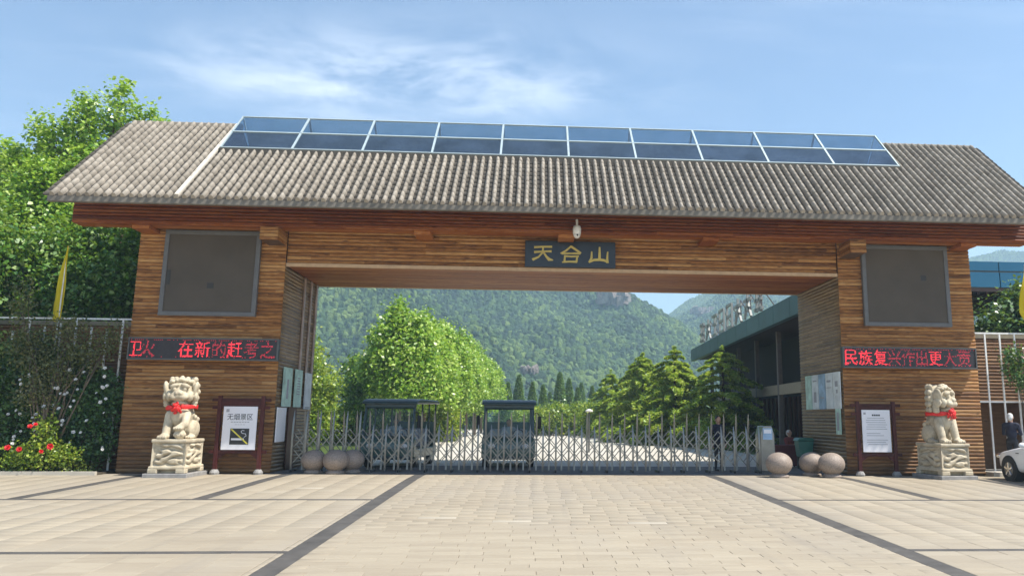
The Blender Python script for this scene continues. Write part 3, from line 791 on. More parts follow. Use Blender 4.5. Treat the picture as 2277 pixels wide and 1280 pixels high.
# posters on the passage walls: real flat boards
def board(name, side, y0, y1, z0, z1, mat, label, lines=(), cat='poster', group=None):
    x = X2+.045 if side < 0 else X3-.045; s = 1 if side < 0 else -1
    t = place(name, (x, (y0+y1)/2, z0), label, cat, group)
    MB().box(min(x, x+s*.03), max(x, x+s*.03), y0, y1, z0, z1).build('panel', mat, t)
    g = MB()
    for (a, b, c, d) in lines:
        xa = x+s*.034; g.box(min(x, xa), max(x, xa), y0+a*(y1-y0), y0+b*(y1-y0), z0+c*(z1-z0), z0+d*(z1-z0))
    if g.v: g.build('print', 'ink_grey', t)
L1 = [(.3, .7, .75-.07*i, .78-.07*i) for i in range(7)]
board('poster', -1, .45, 1.35, 1.95, 3.15, 'poster_green', 'pale green poster on the left passage wall, nearest the front', [(.4, .6, .2, .7)])
board('poster', -1, 1.70, 2.50, 1.95, 3.15, 'poster_green', 'pale green poster with printed lines, middle of three on left passage wall', L1)
board('poster', -1, 2.90, 3.65, 1.90, 3.10, 'poster_white', 'pale grey poster on left passage wall, farthest from the front', [(.1, .9, .02, .06)])
board('notice', -1, .06, .95, .90, 1.92, 'board_white', 'blank white notice board low on the left passage wall', (), 'notice board')
for k, (m_, lb) in enumerate((('poster_white', 'white poster with dark symbols beside the right pillar corner'), ('poster_white', 'pale poster with a dark heading, second from the right pillar corner'), ('poster_blue', 'blue poster in the middle of the right passage wall row'), ('poster_white', 'pale grey poster, second from the far end of right passage wall'), ('poster_green', 'greenish poster at the far end of the right passage wall row'))):
    y = .12+k*.66
    L = [[(.3, .7, .6, .75), (.35, .6, .42, .52)], [(.2, .8, .74, .80), (.15, .85, .58, .60)], [(.2, .8, .30, .34)], [(.2, .8, .8, .84), (.3, .7, .2, .5)], []][k]
    board('poster', 1, y, y+.60, 2.02, 3.18, m_, lb, L)
board('notice', 1, .22, .62, 1.22, 2.02, 'poster_green', 'narrow green hanging sign on the right passage wall under the posters', [(.3, .7, .15, .85)], 'sign')
t = place('side_door', (X2, 1.7, 0), 'dark red door at the foot of the left passage wall', 'door')
MB().box(X2+.03, X2+.06, 1.25, 2.15, 0, 1.95).build('leaf', 'maroon', t)
MB().ell((X2+.08, 2.05, 1.0), (.03, .03, .03)).build('handle', 'steel', t, True)

# ------------------------------------------------------------------ carved and living bodies
def rotm(rx=0, ry=0, rz=0): return (Matrix.Rotation(rz, 3, 'Z') @ Matrix.Rotation(ry, 3, 'Y') @ Matrix.Rotation(rx, 3, 'X'))
def blob(name, prims, voxel, mats, parent, smooth_it=2, post=None):
    """one continuous body grown from overlapping ellipsoids ('e') and tapered limbs ('c')"""
    g = MB()
    for p in prims:
        if p[0] == 'e': g.ell(p[1], p[2], p[3] if len(p) > 3 else None)
        elif p[0] == 'c':
            a, b, ra, rb = Vector(p[1]), Vector(p[2]), p[3], p[4]
            g.tube([a, a.lerp(b, .5), b], [ra, (ra+rb)/2, rb], 12); g.ell(a, (ra,)*3, None, 12, 8); g.ell(b, (rb,)*3, None, 12, 8)
        elif p[0] == 'b': g.box(*p[1])
    o = link(name, g.mesh(name), mats, parent)
    md = o.modifiers.new('r', 'REMESH'); md.mode = 'VOXEL'; md.voxel_size = voxel
    if smooth_it: md = o.modifiers.new('s', 'SMOOTH'); md.iterations = smooth_it; md.factor = .5
    mm = list(o.data.materials); bake(o)
    o.data.materials.clear()
    for x in mm: o.data.materials.append(x)
    o.data.polygons.foreach_set('use_smooth', np.ones(len(o.data.polygons), bool))
    return o
def paint(o, prims, default=0):
    """each face takes the cloth or skin of the nearest limb (last entry of a prim tuple: material index)"""
    me = o.data; n = len(me.polygons); c = np.zeros(n*3); me.polygons.foreach_get('center', c); c = c.reshape(-1, 3)
    best = np.full(n, 1e9); idx = np.full(n, default, np.int32)
    for p in prims:
        mi = p[-1]
        if p[0] == 'e':
            d = c-np.array(p[1]); R = p[3]
            if R is not None: d = d @ np.array(R)
            r = np.array(p[2]); dist = (np.linalg.norm(d/r, axis=1)-1)*r.min()
        else:
            a, b = np.array(p[1]), np.array(p[2]); ab = b-a; t = np.clip(((c-a)@ab)/max(ab@ab, 1e-9), 0, 1)
            dist = np.linalg.norm(c-(a+t[:, None]*ab), axis=1)-(p[3]+(p[4]-p[3])*t)
        m_ = dist < best; best[m_] = dist[m_]; idx[m_] = mi
    me.polygons.foreach_set('material_index', idx)

# ------------------------------------------------------------------ stone lions
def lion(x, y, rz, head_yaw, paw_ball, label):
    t = empty('stone_lion', (x, y, gz(y)), rz, label, 'statue', 'stone lions guarding the gate'); t.scale = (.86, .95, 1.0)
    W, D = .52, .62
    g = MB().box(-W-.16, W+.16, -D-.16, D+.16, -.02, .11); g.build('plinth', 'plinth', t, bevel=.015)
    # pedestal: foot slab with arched recess, carved block, top slab
    g = MB()
    for sy in (-1, 1):
        g.box(-W-.06, -W+.24, sy*D*1.0-.16 if sy > 0 else -D-.08, D+.08 if sy > 0 else -D+.16, .11, .23)
        g.box(W-.24, W+.06, sy*D*1.0-.16 if sy > 0 else -D-.08, D+.08 if sy > 0 else -D+.16, .11, .23)
    g.box(-W-.05, W+.05, -D-.07, D+.07, .215, .30)
    g.box(-W-.03, W+.03, -D-.05, D+.05, .93, 1.02)
    g.box(-W+.12, W-.12, -D+.1, D-.1, .11, .22)
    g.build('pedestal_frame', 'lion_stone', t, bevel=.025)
    V = []; F = []
    def relief(u, v):
        s = math.sin(u*9+2.2*math.sin(v*8))*math.cos(v*10+1.7*math.sin(u*7))
        s2 = math.sin((u*1.0+v*1.3)*15+3*math.sin(u*5))*.35
        e = min(u, 1-u, v, 1-v)
        if e < .05: return .035
        return .012+.05*max(-.4, min(1, (s+s2)*1.6))*min(1, (e-.05)*12)
    N = 40
    for (ax, s) in (('y', -1), ('x', 1), ('x', -1), ('y', 1)):
        n = len(V)
        for i in range(N+1):
            for j in range(N+1):
                u, v = i/N, j/N; d = relief(u, v)
                if ax == 'y': V.append((-W+2*W*u, s*(D-.03+d), .30+.64*v))
                else: V.append((s*(W-.03+d), -D+2*D*u, .30+.64*v))
        for i in range(N):
            for j in range(N):
                a = n+i*(N+1)+j; F.append((a, a+N+1, a+N+2, a+1) if (ax == 'y') == (s < 0) else (a, a+1, a+N+2, a+N+1))
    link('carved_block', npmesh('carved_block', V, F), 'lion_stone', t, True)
    b = 1.0
    P = []
    e = lambda c, r, R=None: P.append(('e', (c[0], c[1], c[2]+b), r, R))
    c = lambda a, bb, ra, rb: P.append(('c', (a[0], a[1], a[2]+b), (bb[0], bb[1], bb[2]+b), ra, rb))
    e((0, .16, .45), (.36, .42, .42)); e((0, .05, .68), (.37, .36, .34)); e((0, -.14, .66), (.33, .26, .30))
    for s in (-1, 1):
        e((s*.30, .24, .28), (.19, .33, .29)); e((s*.40, -.06, .07), (.12, .22, .08))
        for k in (-1, 0, 1): e((s*.40+k*.07, -.25, .06), (.04, .06, .055))
        if paw_ball == s:
            c((s*.27, -.20, .66), (s*.34, -.42, .42), .14, .12); c((s*.34, -.42, .42), (s*.22, -.52, .33), .115, .10)
            e((s*.22, -.55, .32), (.14, .13, .09)); e((s*.22, -.47, .15), (.17, .17, .155))
            for k in (-1.5, -.5, .5, 1.5): e((s*.22+k*.07, -.66, .31), (.038, .05, .05))
            for k in range(8): e((s*.22+.17*math.cos(k*PI/4), -.47+.17*math.sin(k*PI/4), .14), (.035, .035, .05))
        else:
            c((s*.25, -.22, .66), (s*.26, -.40, .10), .15, .12); e((s*.26, -.47, .085), (.155, .18, .09))
            for k in (-1.5, -.5, .5, 1.5): e((s*.26+k*.075, -.62, .065), (.042, .06, .06))
        for k in range(4): e((s*(.30+.03*k), -.05+.12*k, .74-.06*k), (.07, .09, .07))      # shoulder curls
    c((0, .5, .12), (.05, .56, .62), .10, .13); e((.03, .56, .70), (.16, .10, .16))          # tail
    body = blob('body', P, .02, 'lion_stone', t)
    P2 = []
    def e2(cc, r, R=None): P2.append(('e', cc, r, R))
    e2((0, 0, 0), (.37, .34, .33)); e2((0, .14, .02), (.47, .30, .40)); e2((0, .10, .16), (.42, .30, .25))
    e2((0, -.30, -.09), (.27, .16, .15)); e2((0, -.40, .0), (.13, .07, .075)); e2((-.06, -.445, -.02), (.05, .035, .04)); e2((.06, -.445, -.02), (.05, .035, .04))
    e2((0, -.25, -.29), (.20, .14, .06)); e2((0, -.12, -.32), (.26, .16, .10))
    for s in (-1, 1):
        e2((s*.15, -.375, -.13), (.13, .085, .085)); e2((s*.16, -.29, .19), (.15, .09, .065), rotm(0, s*.25, 0)); e2((s*.155, -.31, .09), (.062, .06, .06))
        e2((s*.30, -.20, -.10), (.11, .13, .15))
        e2((s*.43, -.10, .10), (.085, .15, .22), rotm(0, s*.22, 0)); e2((s*.455, -.10, -.10), (.07, .13, .14))
        for k in range(5): e2((s*(.40+.02*math.sin(k)), -.02, -.36+.075*k), (.10, .12, .055))
        for k in range(3): e2((s*.14*(k-.2), -.15, .36-.03*k), (.08, .09, .06))
    for i in range(7):
        for j in range(5):
            a = PI*(.10+.80*i/6); h = -.34+.17*j; r = .47*math.sqrt(max(.1, 1-(h/.55)**2)); e2((r*math.cos(a), .10+.30*math.sin(a)*1.1, h+.02), (.085, .085, .085))
    for i in range(9):
        a = -.15+(PI+.3)*i/8; e2((.40*math.cos(a), -.06, .10+.30*math.sin(a)), (.075, .10, .075))
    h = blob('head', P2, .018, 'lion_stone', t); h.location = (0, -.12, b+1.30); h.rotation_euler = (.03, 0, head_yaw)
    # red ribbon with a bow
    g = MB(); n = 40
    for i in range(n):
        a = 2*PI*i/n; w = .055+.012*math.sin(a*5); z = b+.885+.02*math.cos(a)
        cx, cy = .47*math.cos(a), .0+.43*math.sin(a)
        for dz, k in ((-w, 1.0), (-.02, 1.03), (.03, 1.03), (w, 1.0)): g.v.append((cx*k, cy*k, z+dz))
    for i in range(n):
        for j in range(3): a0, a1 = i*4+j, ((i+1) % n)*4+j; g.f.append((a0, a1, a1+1, a0+1))
    rb = g.build('ribbon', 'ribbon', t, True)
    g = MB(); R = random.Random(3); ca, sa = math.cos(head_yaw*.55), math.sin(head_yaw*.55)
    for k in range(26):
        a = R.uniform(0, 2*PI); r = R.uniform(.03, .17); dx, dz = r*math.cos(a)*1.1, r*math.sin(a)
        yy = -.55+.10*(r/.17)+R.uniform(-.02, .02); g.ell((dx*ca-yy*sa, dx*sa+yy*ca, b+.89+dz), (.068, .022, .05), rotm(R.uniform(-.9, .9), R.uniform(-1.5, 1.5), R.uniform(-.8, .8)), 8, 6)
    g.build('bow', 'ribbon', rb, True)
    return t
lion(-9.30, -1.12, 0.0, .22, 1, 'cream stone lion with one paw on a ball beside the no smoking board')
lion(12.82, -1.12, .12, .45, 0, 'grey cream stone lion near the white car, head turned right')

# ------------------------------------------------------------------ notice boards
def signboard(x0, x1, y, paper, label, kind):
    t = place('notice_board', ((x0+x1)/2, y, 0), label, 'notice board')
    for x in (x0, x1):
        MB().box(x-.055, x+.055, y-.05, y+.05, .05, 2.24).build('post', 'maroon', t, bevel=.008)
        MB().lathe([(.13, 0), (.14, .06), (.09, .14), (.05, .15)], 10, (x, y, 0)).build('stone_foot', 'plinth', t)
        MB().prism([(x+(.055 if x == x0 else -.055), .60), (x+(.28 if x == x0 else -.28), .60), (x+(.055 if x == x0 else -.055), .42)], y-.02, y+.02).build('brace', 'maroon', t)
    for z, ov in ((2.12, .22), (1.90 if kind else 1.86, .20), (.64, .20)):
        MB().box(x0-ov, x1+ov, y-.035, y+.035, z-.045, z+.045).build('rail', 'maroon', t, bevel=.006)
    MB().box(x0+.05, x1-.05, y-.015, y+.02, 1.9, 2.09).build('head_panel', 'maroon', t)
    pa, pb, za, zb = paper
    p = MB().box(pa, pb, y-.062, y-.03, za, zb).build('poster', 'board_white', t)
    yy = y-.0645
    def flat(poly, m_, d=0):
        o = MB().prism(poly, yy-.001-d, yy+.002).build('print', m_, p); return o
    rect = lambda u0, u1, v0, v1: [(pa+(pb-pa)*u0, za+(zb-za)*v0), (pa+(pb-pa)*u1, za+(zb-za)*v0), (pa+(pb-pa)*u1, za+(zb-za)*v1), (pa+(pb-pa)*u0, za+(zb-za)*v1)]
    if kind:
        me = text_mesh('无烟景区', .172); o = link('lettering', me, 'ink', p); o.location = ((pa+pb)/2, yy-.002, za+(zb-za)*.70); o.rotation_euler = (PI/2, 0, 0); o.scale = (1.08, 1.15, 1)
        for k in range(7): flat(rect(.24+k*.08, .24+k*.08+.06, .63, .648), 'ink_grey')
        for k in range(4): flat(rect(.36+k*.08, .36+k*.08+.06, .575, .585), 'ink_grey')
        flat(rect(.08, .17, .87, .94), 'ink_grey')
        flat(rect(.24, .80, .12, .49), 'ink')
        flat(rect(.285, .60, .22, .265), 'board_white', .002); flat(rect(.62, .66, .22, .265), 'board_white', .002)
        g = MB(); R0 = lambda u, v: (pa+(pb-pa)*u, yy-.004, za+(zb-za)*v)
        g.tube([R0(.66, .29), R0(.72, .32), R0(.70, .37), R0(.60, .38), R0(.56, .42), R0(.60, .45), R0(.66, .44)], .009, 6); g.build('print', 'board_white', p)
        a, b = (.26, .47), (.78, .14); flat([(pa+(pb-pa)*(a[0]-.012), za+(zb-za)*a[1]), (pa+(pb-pa)*(a[0]+.03), za+(zb-za)*(a[1]+.01)), (pa+(pb-pa)*(b[0]+.012), za+(zb-za)*b[1]), (pa+(pb-pa)*(b[0]-.03), za+(zb-za)*(b[1]-.01))], 'ink_yellow', .004)
    else:
        flat(rect(.06, .14, .89, .94), 'ink_grey')
        for k in range(4): flat(rect(.36+k*.075, .36+k*.075+.058, .855, .895), 'ink')
        R = random.Random(5)
        for k in range(13):
            v = .80-k*.052
            if k in (6, 9): continue
            flat(rect(.14 if k % 3 else .18, R.uniform(.62, .9), v, v+.013), 'ink_grey')
signboard(-8.50, -7.27, -.45, (-8.36, -7.40, .70, 1.93), 'dark wooden notice board with white no smoking poster by left lion', 1)
signboard(10.55, 11.68, -.45, (10.66, 11.54, .72, 1.98), 'dark wooden notice board with white text sheet by right lion', 0)

# ------------------------------------------------------------------ stone balls
def ball(x, y, r, label):
    t = empty('stone_ball', (x, y, gz(y)), 0, label, 'stone ball', 'round granite bollards before the gate')
    MB().lathe([(r*.72, 0), (r*.74, .05), (r*.6, .09), (r*.5, .13)], 24).build('foot', 'granite_ball', t, True)
    MB().ell((0, 0, .08+r*.80), (r, r*.98, r*.84), None, 32, 20).build('sphere', 'granite_ball', t, True)
ball(-5.86, .12, .37, 'shaded granite ball, leftmost of the left cluster')
ball(-5.18, -.02, .38, 'shaded granite ball at the front of the left cluster')
ball(-4.80, .40, .37, 'shaded granite ball tucked behind at the right of the left cluster')
ball(7.88, -1.0, .39, 'sunlit granite ball beside the sliding gate motor')
ball(9.46, -1.0, .39, 'sunlit granite ball close to the right pillar')
ball(9.10, -.30, .38, 'shaded granite ball half hidden behind a sunlit one at right')

# ------------------------------------------------------------------ folding gate
sg = place('folding_gate', (.7, .75, 0), 'stainless steel folding lattice gate closing the entrance', 'gate')
GX0, GX1, NG = -6.62, 7.72, 37
gp = (GX1-GX0)/(NG-1); YF, YB = .50, .98
def post_mesh(h, lean):
    g = MB(); n = 8; w = .026
    for i in range(n+1):
        tt = i/n; z = .06+(h-.06)*tt; dy = lean*math.sin(tt*PI)*.05-lean*.10*max(0, tt-.6)**1.0; k = 1-.75*max(0, (tt-.86)/.14)
        g.v += [(-w*k, dy-.02*k, z), (w*k, dy-.02*k, z), (w*k, dy+.02*k, z), (-w*k, dy+.02*k, z)]
    for i in range(n):
        for j in range(4): a, b = i*4+j, i*4+(j+1) % 4; g.f.append((a, b, b+4, a+4))
    g.f += [(0, 1, 2, 3), (n*4, n*4+1, n*4+2, n*4+3)]
    me = g.mesh('post'); me.materials.append(M('steel')); return me
pm_low, pm_tall, pm_back = post_mesh(1.45, -1), post_mesh(1.84, -1), post_mesh(1.84, 1)
wm = MB().tube([(-.02, 0, .045), (.02, 0, .045)], .045, 10).mesh('caster'); wm.materials.append(M('rubber'))
fm = MB().box(-.035, .035, -.16, .16, .05, .11).mesh('foot'); fm.materials.append(M('steel_dark'))
bl = MB().bar((-gp/2, 0, -.235), (gp/2, 0, .235), .026, .012).mesh('lattice_bar'); bl.materials.append(M('steel'))
def addm(name, me, parent, loc, sc=(1, 1, 1)):
    o = bpy.data.objects.new(name, me); COL.objects.link(o); o.parent = parent; o.location = loc; o.scale = sc
    if parent.name in WORLD_PARENTS: o.matrix_parent_inverse = WORLD_PARENTS[parent.name]
    return o
for i in range(NG):
    x = GX0+i*gp
    addm('post', pm_tall if i < 6 else pm_low, sg, (x, YF, 0))
    if i < NG-1: addm('post', pm_back, sg, (x+gp/2, YB, 0))
    if i % 2 == 0:
        addm('caster', wm, sg, (x, YF-.02, 0)); addm('caster', wm, sg, (x, YB, 0)); addm('foot_rail', fm, sg, (x, (YF+YB)/2, 0), (1, 1.6, 1))
    if i < NG-1:
        for k, zc_ in enumerate((.48, .95)):
            addm('lattice_bar', bl, sg, (x+gp/2, YF+.03, zc_)); addm('lattice_bar', bl, sg, (x+gp/2, YF+.05, zc_), (-1, 1, 1))
            addm('lattice_bar', bl, sg, (x+gp/2, YB-.03, zc_+.1)); addm('lattice_bar', bl, sg, (x+gp/2, YB-.05, zc_+.1), (-1, 1, 1))
t = place('gate_motor', (7.98, .75, 0), 'steel gate drive cabinet with small blue display at right gate end', 'gate motor')
MB().prism([(7.76, .08), (8.22, .08), (8.20, 1.20), (8.12, 1.47), (7.84, 1.47), (7.76, 1.2)], .42, 1.05).build('cabinet', 'steel', t, bevel=.02)
MB().box(7.83, 8.13, .405, .43, 1.05, 1.40).build('display', 'poster_blue', t)
MB().box(7.86, 8.10, .398, .41, 1.24, 1.36).build('display_label', 'board_white', t)
MB().box(7.78, 8.2, .45, 1.0, 0, .08).build('base', 'steel_dark', t)

# ------------------------------------------------------------------ people
def person(name, x, y, z, rz, label, pose, coat, legs, hair, h=1.7, voxel=.014):
    t = empty(name, (x, y, z), rz, label, 'person')
    k = h/1.72; S = lambda p: (p[0]*k, p[1]*k, p[2]*k)
    P = []
    def c(a, b, ra, rb, mi): P.append(('c', S(a), S(b), ra*k, rb*k, mi))
    def e(cc, r, mi, R=None): P.append(('e', S(cc), tuple(q*k for q in r), R, mi))
    COAT, LEG, SKIN, HAIR, SHOE = range(5)
    sit = pose == 'sit'
    hz = .50 if sit else .92
    e((0, .0, hz+.02), (.165, .115, .13), LEG)
    e((0, .0, hz+.25), (.165, .11, .20), COAT); e((0, .0, hz+.44), (.19, .115, .14), COAT)
    c((-.15, 0, hz+.49), (.15, 0, hz+.49), .075, .075, COAT)
    c((0, 0, hz+.52), (0, -.015, hz+.60), .06, .055, SKIN)
    hd = hz+.71
    e((0, -.02, hd), (.078, .098, .115), SKIN); e((0, -.03, hd-.06), (.06, .075, .06), SKIN)
    e((0, .01, hd+.035), (.088, .10, .095), HAIR); e((0, .045, hd-.01), (.084, .075, .09), HAIR)
    e((0, -.122, hd-.012), (.016, .022, .024), SKIN); e((0, -.105, hd-.055), (.028, .016, .010), SKIN)
    for s in (-1, 1):
        e((s*.083, .0, hd-.01), (.015, .028, .036), SKIN); e((s*.03, -.103, hd+.012), (.014, .008, .008), HAIR)
        if sit:
            c((s*.09, 0, hz), (s*.11, -.43, hz+.02), .085, .062, LEG); c((s*.11, -.43, hz+.02), (s*.11, -.45, .08), .06, .04, LEG); e((s*.11, -.52, .045), (.045, .13, .045), SHOE)
            c((s*.20, 0, hz+.48), (s*.25, -.12, hz+.24), .06, .048, COAT); c((s*.25, -.12, hz+.24), (s*.12, -.36, hz+.28), .046, .034, COAT); hb = Vector((s*.12, -.39, hz+.285)); hv = Vector((-s*.2, -.9, 0)).normalized()
        else:
            st = .08*s if pose == 'stride' else 0
            c((s*.085, 0, hz), (s*.10, -.02-st*.7, .50), .088, .062, LEG); c((s*.10, -.02-st*.7, .50), (s*.105, .02-st, .09), .06, .04, LEG); e((s*.105, -.05-st, .04), (.045, .125, .042), SHOE)
            if pose == 'hands':
                c((s*.20, 0, hz+.48), (s*.25, -.06, hz+.22), .06, .048, COAT); c((s*.25, -.06, hz+.22), (s*.09, -.24, hz+.24), .046, .034, COAT); hb = Vector((s*.07, -.265, hz+.245)); hv = Vector((-s*.5, -.8, .2)).normalized()
            else:
                c((s*.20, 0, hz+.48), (s*.245, .02, hz+.22), .06, .048, COAT); c((s*.245, .02, hz+.22), (s*.25, -.04, hz-.03), .046, .034, COAT); hb = Vector((s*.25, -.05, hz-.07)); hv = Vector((0, -.15, -1)).normalized()
        P.append(('c', S(hb-hv*.03), S(hb+hv*.04), .030*k, .034*k, SKIN))
        side = hv.cross(Vector((0, 0, 1)) if abs(hv.z) < .8 else Vector((0, 1, 0))).normalized(); bend = Vector((-s, 0, 0)) if abs(hv.z) > .8 else Vector((0, 0, -1))
        for j, L in enumerate((.062, .072, .068, .052)):
            b0 = hb+hv*.055+side*(j-1.5)*.019; b1 = b0+hv*L*.6+bend*.012; b2 = b1+hv*L*.4+bend*.022
            P.append(('c', S(b0), S(b1), .0095*k, .009*k, SKIN)); P.append(('c', S(b1), S(b2), .009*k, .008*k, SKIN))
        b0 = hb+side*-.03; P.append(('c', S(b0), S(b0+hv*.04-side*.028+bend*.01), .011*k, .009*k, SKIN))
    o = blob('body', [(p[:-1]) for p in P], voxel, [coat, legs, 'skin', hair, 'rubber'], t, 1)
    paint(o, P)
    return t
person('person', 15.30, -.62, .12, PI-.9, 'grey haired person in dark navy jacket standing behind the white car', 'hands', 'navy', 'trouser', 'hair_grey', 1.76, .013)
person('person', 6.72, 1.75, .0, .3, 'guard in dark clothes standing just behind the folding gate', 'stand', 'navy', 'trouser', 'hair_black', 1.74, .014)
person('person', 10.05, 4.75, .0, .5, 'person in a red top seated at the maroon desk behind gate', 'sit', 'shirt_red', 'trouser', 'hair_grey', 1.68, .016)

# ------------------------------------------------------------------ sightseeing carts
def wheel_parts(parent, x, y, r, w, tyre='rubber', rim='steel', spokes=0):
    wl_ = MB().tube([(x-w/2, y, r), (x+w/2, y, r)], r, 24).build('wheel', tyre, parent, bevel=.02)
    s = -1 if x < 0 else 1
    MB().tube([(x+s*(w/2-.04), y, r), (x+s*(w/2+.006), y, r)], [r*.66, r*.62], 20).build('rim', rim, wl_)
    if spokes:
        g = MB()
        for k in range(spokes):
            a = 2*PI*k/spokes+.3; g.bar((x+s*(w/2+.012), y, r), (x+s*(w/2+.012), y+math.cos(a)*r*.6, r+math.sin(a)*r*.6), .055, .03, (1, 0, 0))
        g.build('spokes', 'chrome', wl_, bevel=.008)
    return wl_
def cart(x, y, rz, label):
    t = empty('shuttle_cart', (x, y, .0), rz, label, 'shuttle cart', 'green electric carts parked behind the gate')
    W, L, H = .90, 3.6, 2.24
    prof = [(-.05, .34), (-.06, .60), (-.02, .86), (.10, .98), (.34, 1.02), (.34, .42), (.30, .30)]
    MB().prism(prof, -W, W, 'x').build('front_cowl', 'cart_green', t, bevel=.05)
    MB().box(-W+.02, W-.02, .3, L, .30, .62).build('body_tub', 'cart_green', t, bevel=.04)
    MB().box(-W+.08, W-.08, -.075, .05, .28, .40).build('bumper', 'cart_dark', t, bevel=.03)
    MB().box(-.42, .42, -.085, -.03, .62, .78).build('grille', 'cart_trim', t, bevel=.02)
    for s in (-1, 1):
        h = MB().ell((s*.56, -.05, .72), (.13, .05, .085), None, 18, 10).build('headlight', 'white_plastic', t, True)
        MB().bar((s*.83, .05, 1.00), (s*.81, .30, H-.10), .13, .07, (1, 0, 0)).build('pillar', 'cart_dark', t)
        for yy in (1.35, 2.4, L-.1): MB().bar((s*.83, yy, .6), (s*.82, yy, H-.1), .05, .05, (1, 0, 0)).build('pillar', 'cart_dark', t)
        mr = MB().box(s*1.03-.055, s*1.03+.055, -.04, .03, 1.30, 1.72).build('mirror', 'rubber', t, bevel=.02)
        MB().tube([(s*.83, .12, 1.80), (s*.96, .02, 1.84), (s*1.03, -.0, 1.70)], .014, 6).build('mirror_arm', 'rubber', mr)
        for yy in (.62, L-.72): wheel_parts(t, s*(W-.12), yy, .29, .18)
    fr = MB().bar((-.83, .05, 1.02), (.83, .05, 1.02), .06, .05).bar((-.81, .29, H-.28), (.81, .29, H-.28), .06, .05).build('windshield_frame', 'cart_dark', t)
    MB().add([(-.80, .06, 1.04), (.80, .06, 1.04), (.78, .28, H-.28), (-.78, .28, H-.28)], [(0, 1, 2, 3)]).build('windshield', 'cart_pane', t)
    MB().prism([(.06, H-.16), (.08, H-.08), (.25, H-.01), (.7, H+.03), (L-.3, H+.03), (L+.1, H-.03), (L+.12, H-.10)], -W-.03, W+.03, 'x').build('roof', 'cart_dark', t, bevel=.07)
    MB().box(-.86, .86, .16, .30, H-.30, H-.06).build('header', 'cart_dark', t, bevel=.05)
    MB().box(-.80, .80, L-.08, L-.03, .62, 1.5).build('rear_panel', 'cart_green', t, bevel=.02)
    for yy in (1.0, 1.95, 2.9):
        MB().box(-.66, .66, yy, yy+.45, .62, .82).build('seat', 'shirt_grey', t, bevel=.04); MB().box(-.66, .66, yy+.40, yy+.50, .80, 1.25).build('backrest', 'shirt_grey', t, bevel=.04)
    g = MB(); n = 20
    g.tube([(.34+.17*math.cos(2*PI*i/n), .62+.05*math.sin(2*PI*i/n), 1.12+.15*math.sin(2*PI*i/n)) for i in range(n+1)], .014, 6, False); g.tube([(.34, .5, .98), (.34, .62, 1.12)], .02, 6)
    g.build('steering_wheel', 'rubber', t)
    return t
cart(-4.15, 2.6, -.10, 'green shuttle cart with its long roof side showing, behind left gate half')
cart(-.17, 2.9, .03, 'green shuttle cart seen head on behind the middle of the gate')
def seated(cx, cy, rz, lx, ly, label, coat, hair):
    c_, s_ = math.cos(rz), math.sin(rz); person('person', cx+lx*c_-ly*s_, cy+lx*s_+ly*c_, .36, rz, label, 'sit', coat, 'trouser', hair, 1.62, .018)
seated(-4.15, 2.6, -.10, -.05, 1.18, 'person in a grey shirt sitting in the left cart', 'shirt_grey', 'hair_black')
seated(-.17, 2.9, .03, .0, 1.18, 'person sitting behind the windshield of the head on cart', 'shirt_grey', 'hair_black')

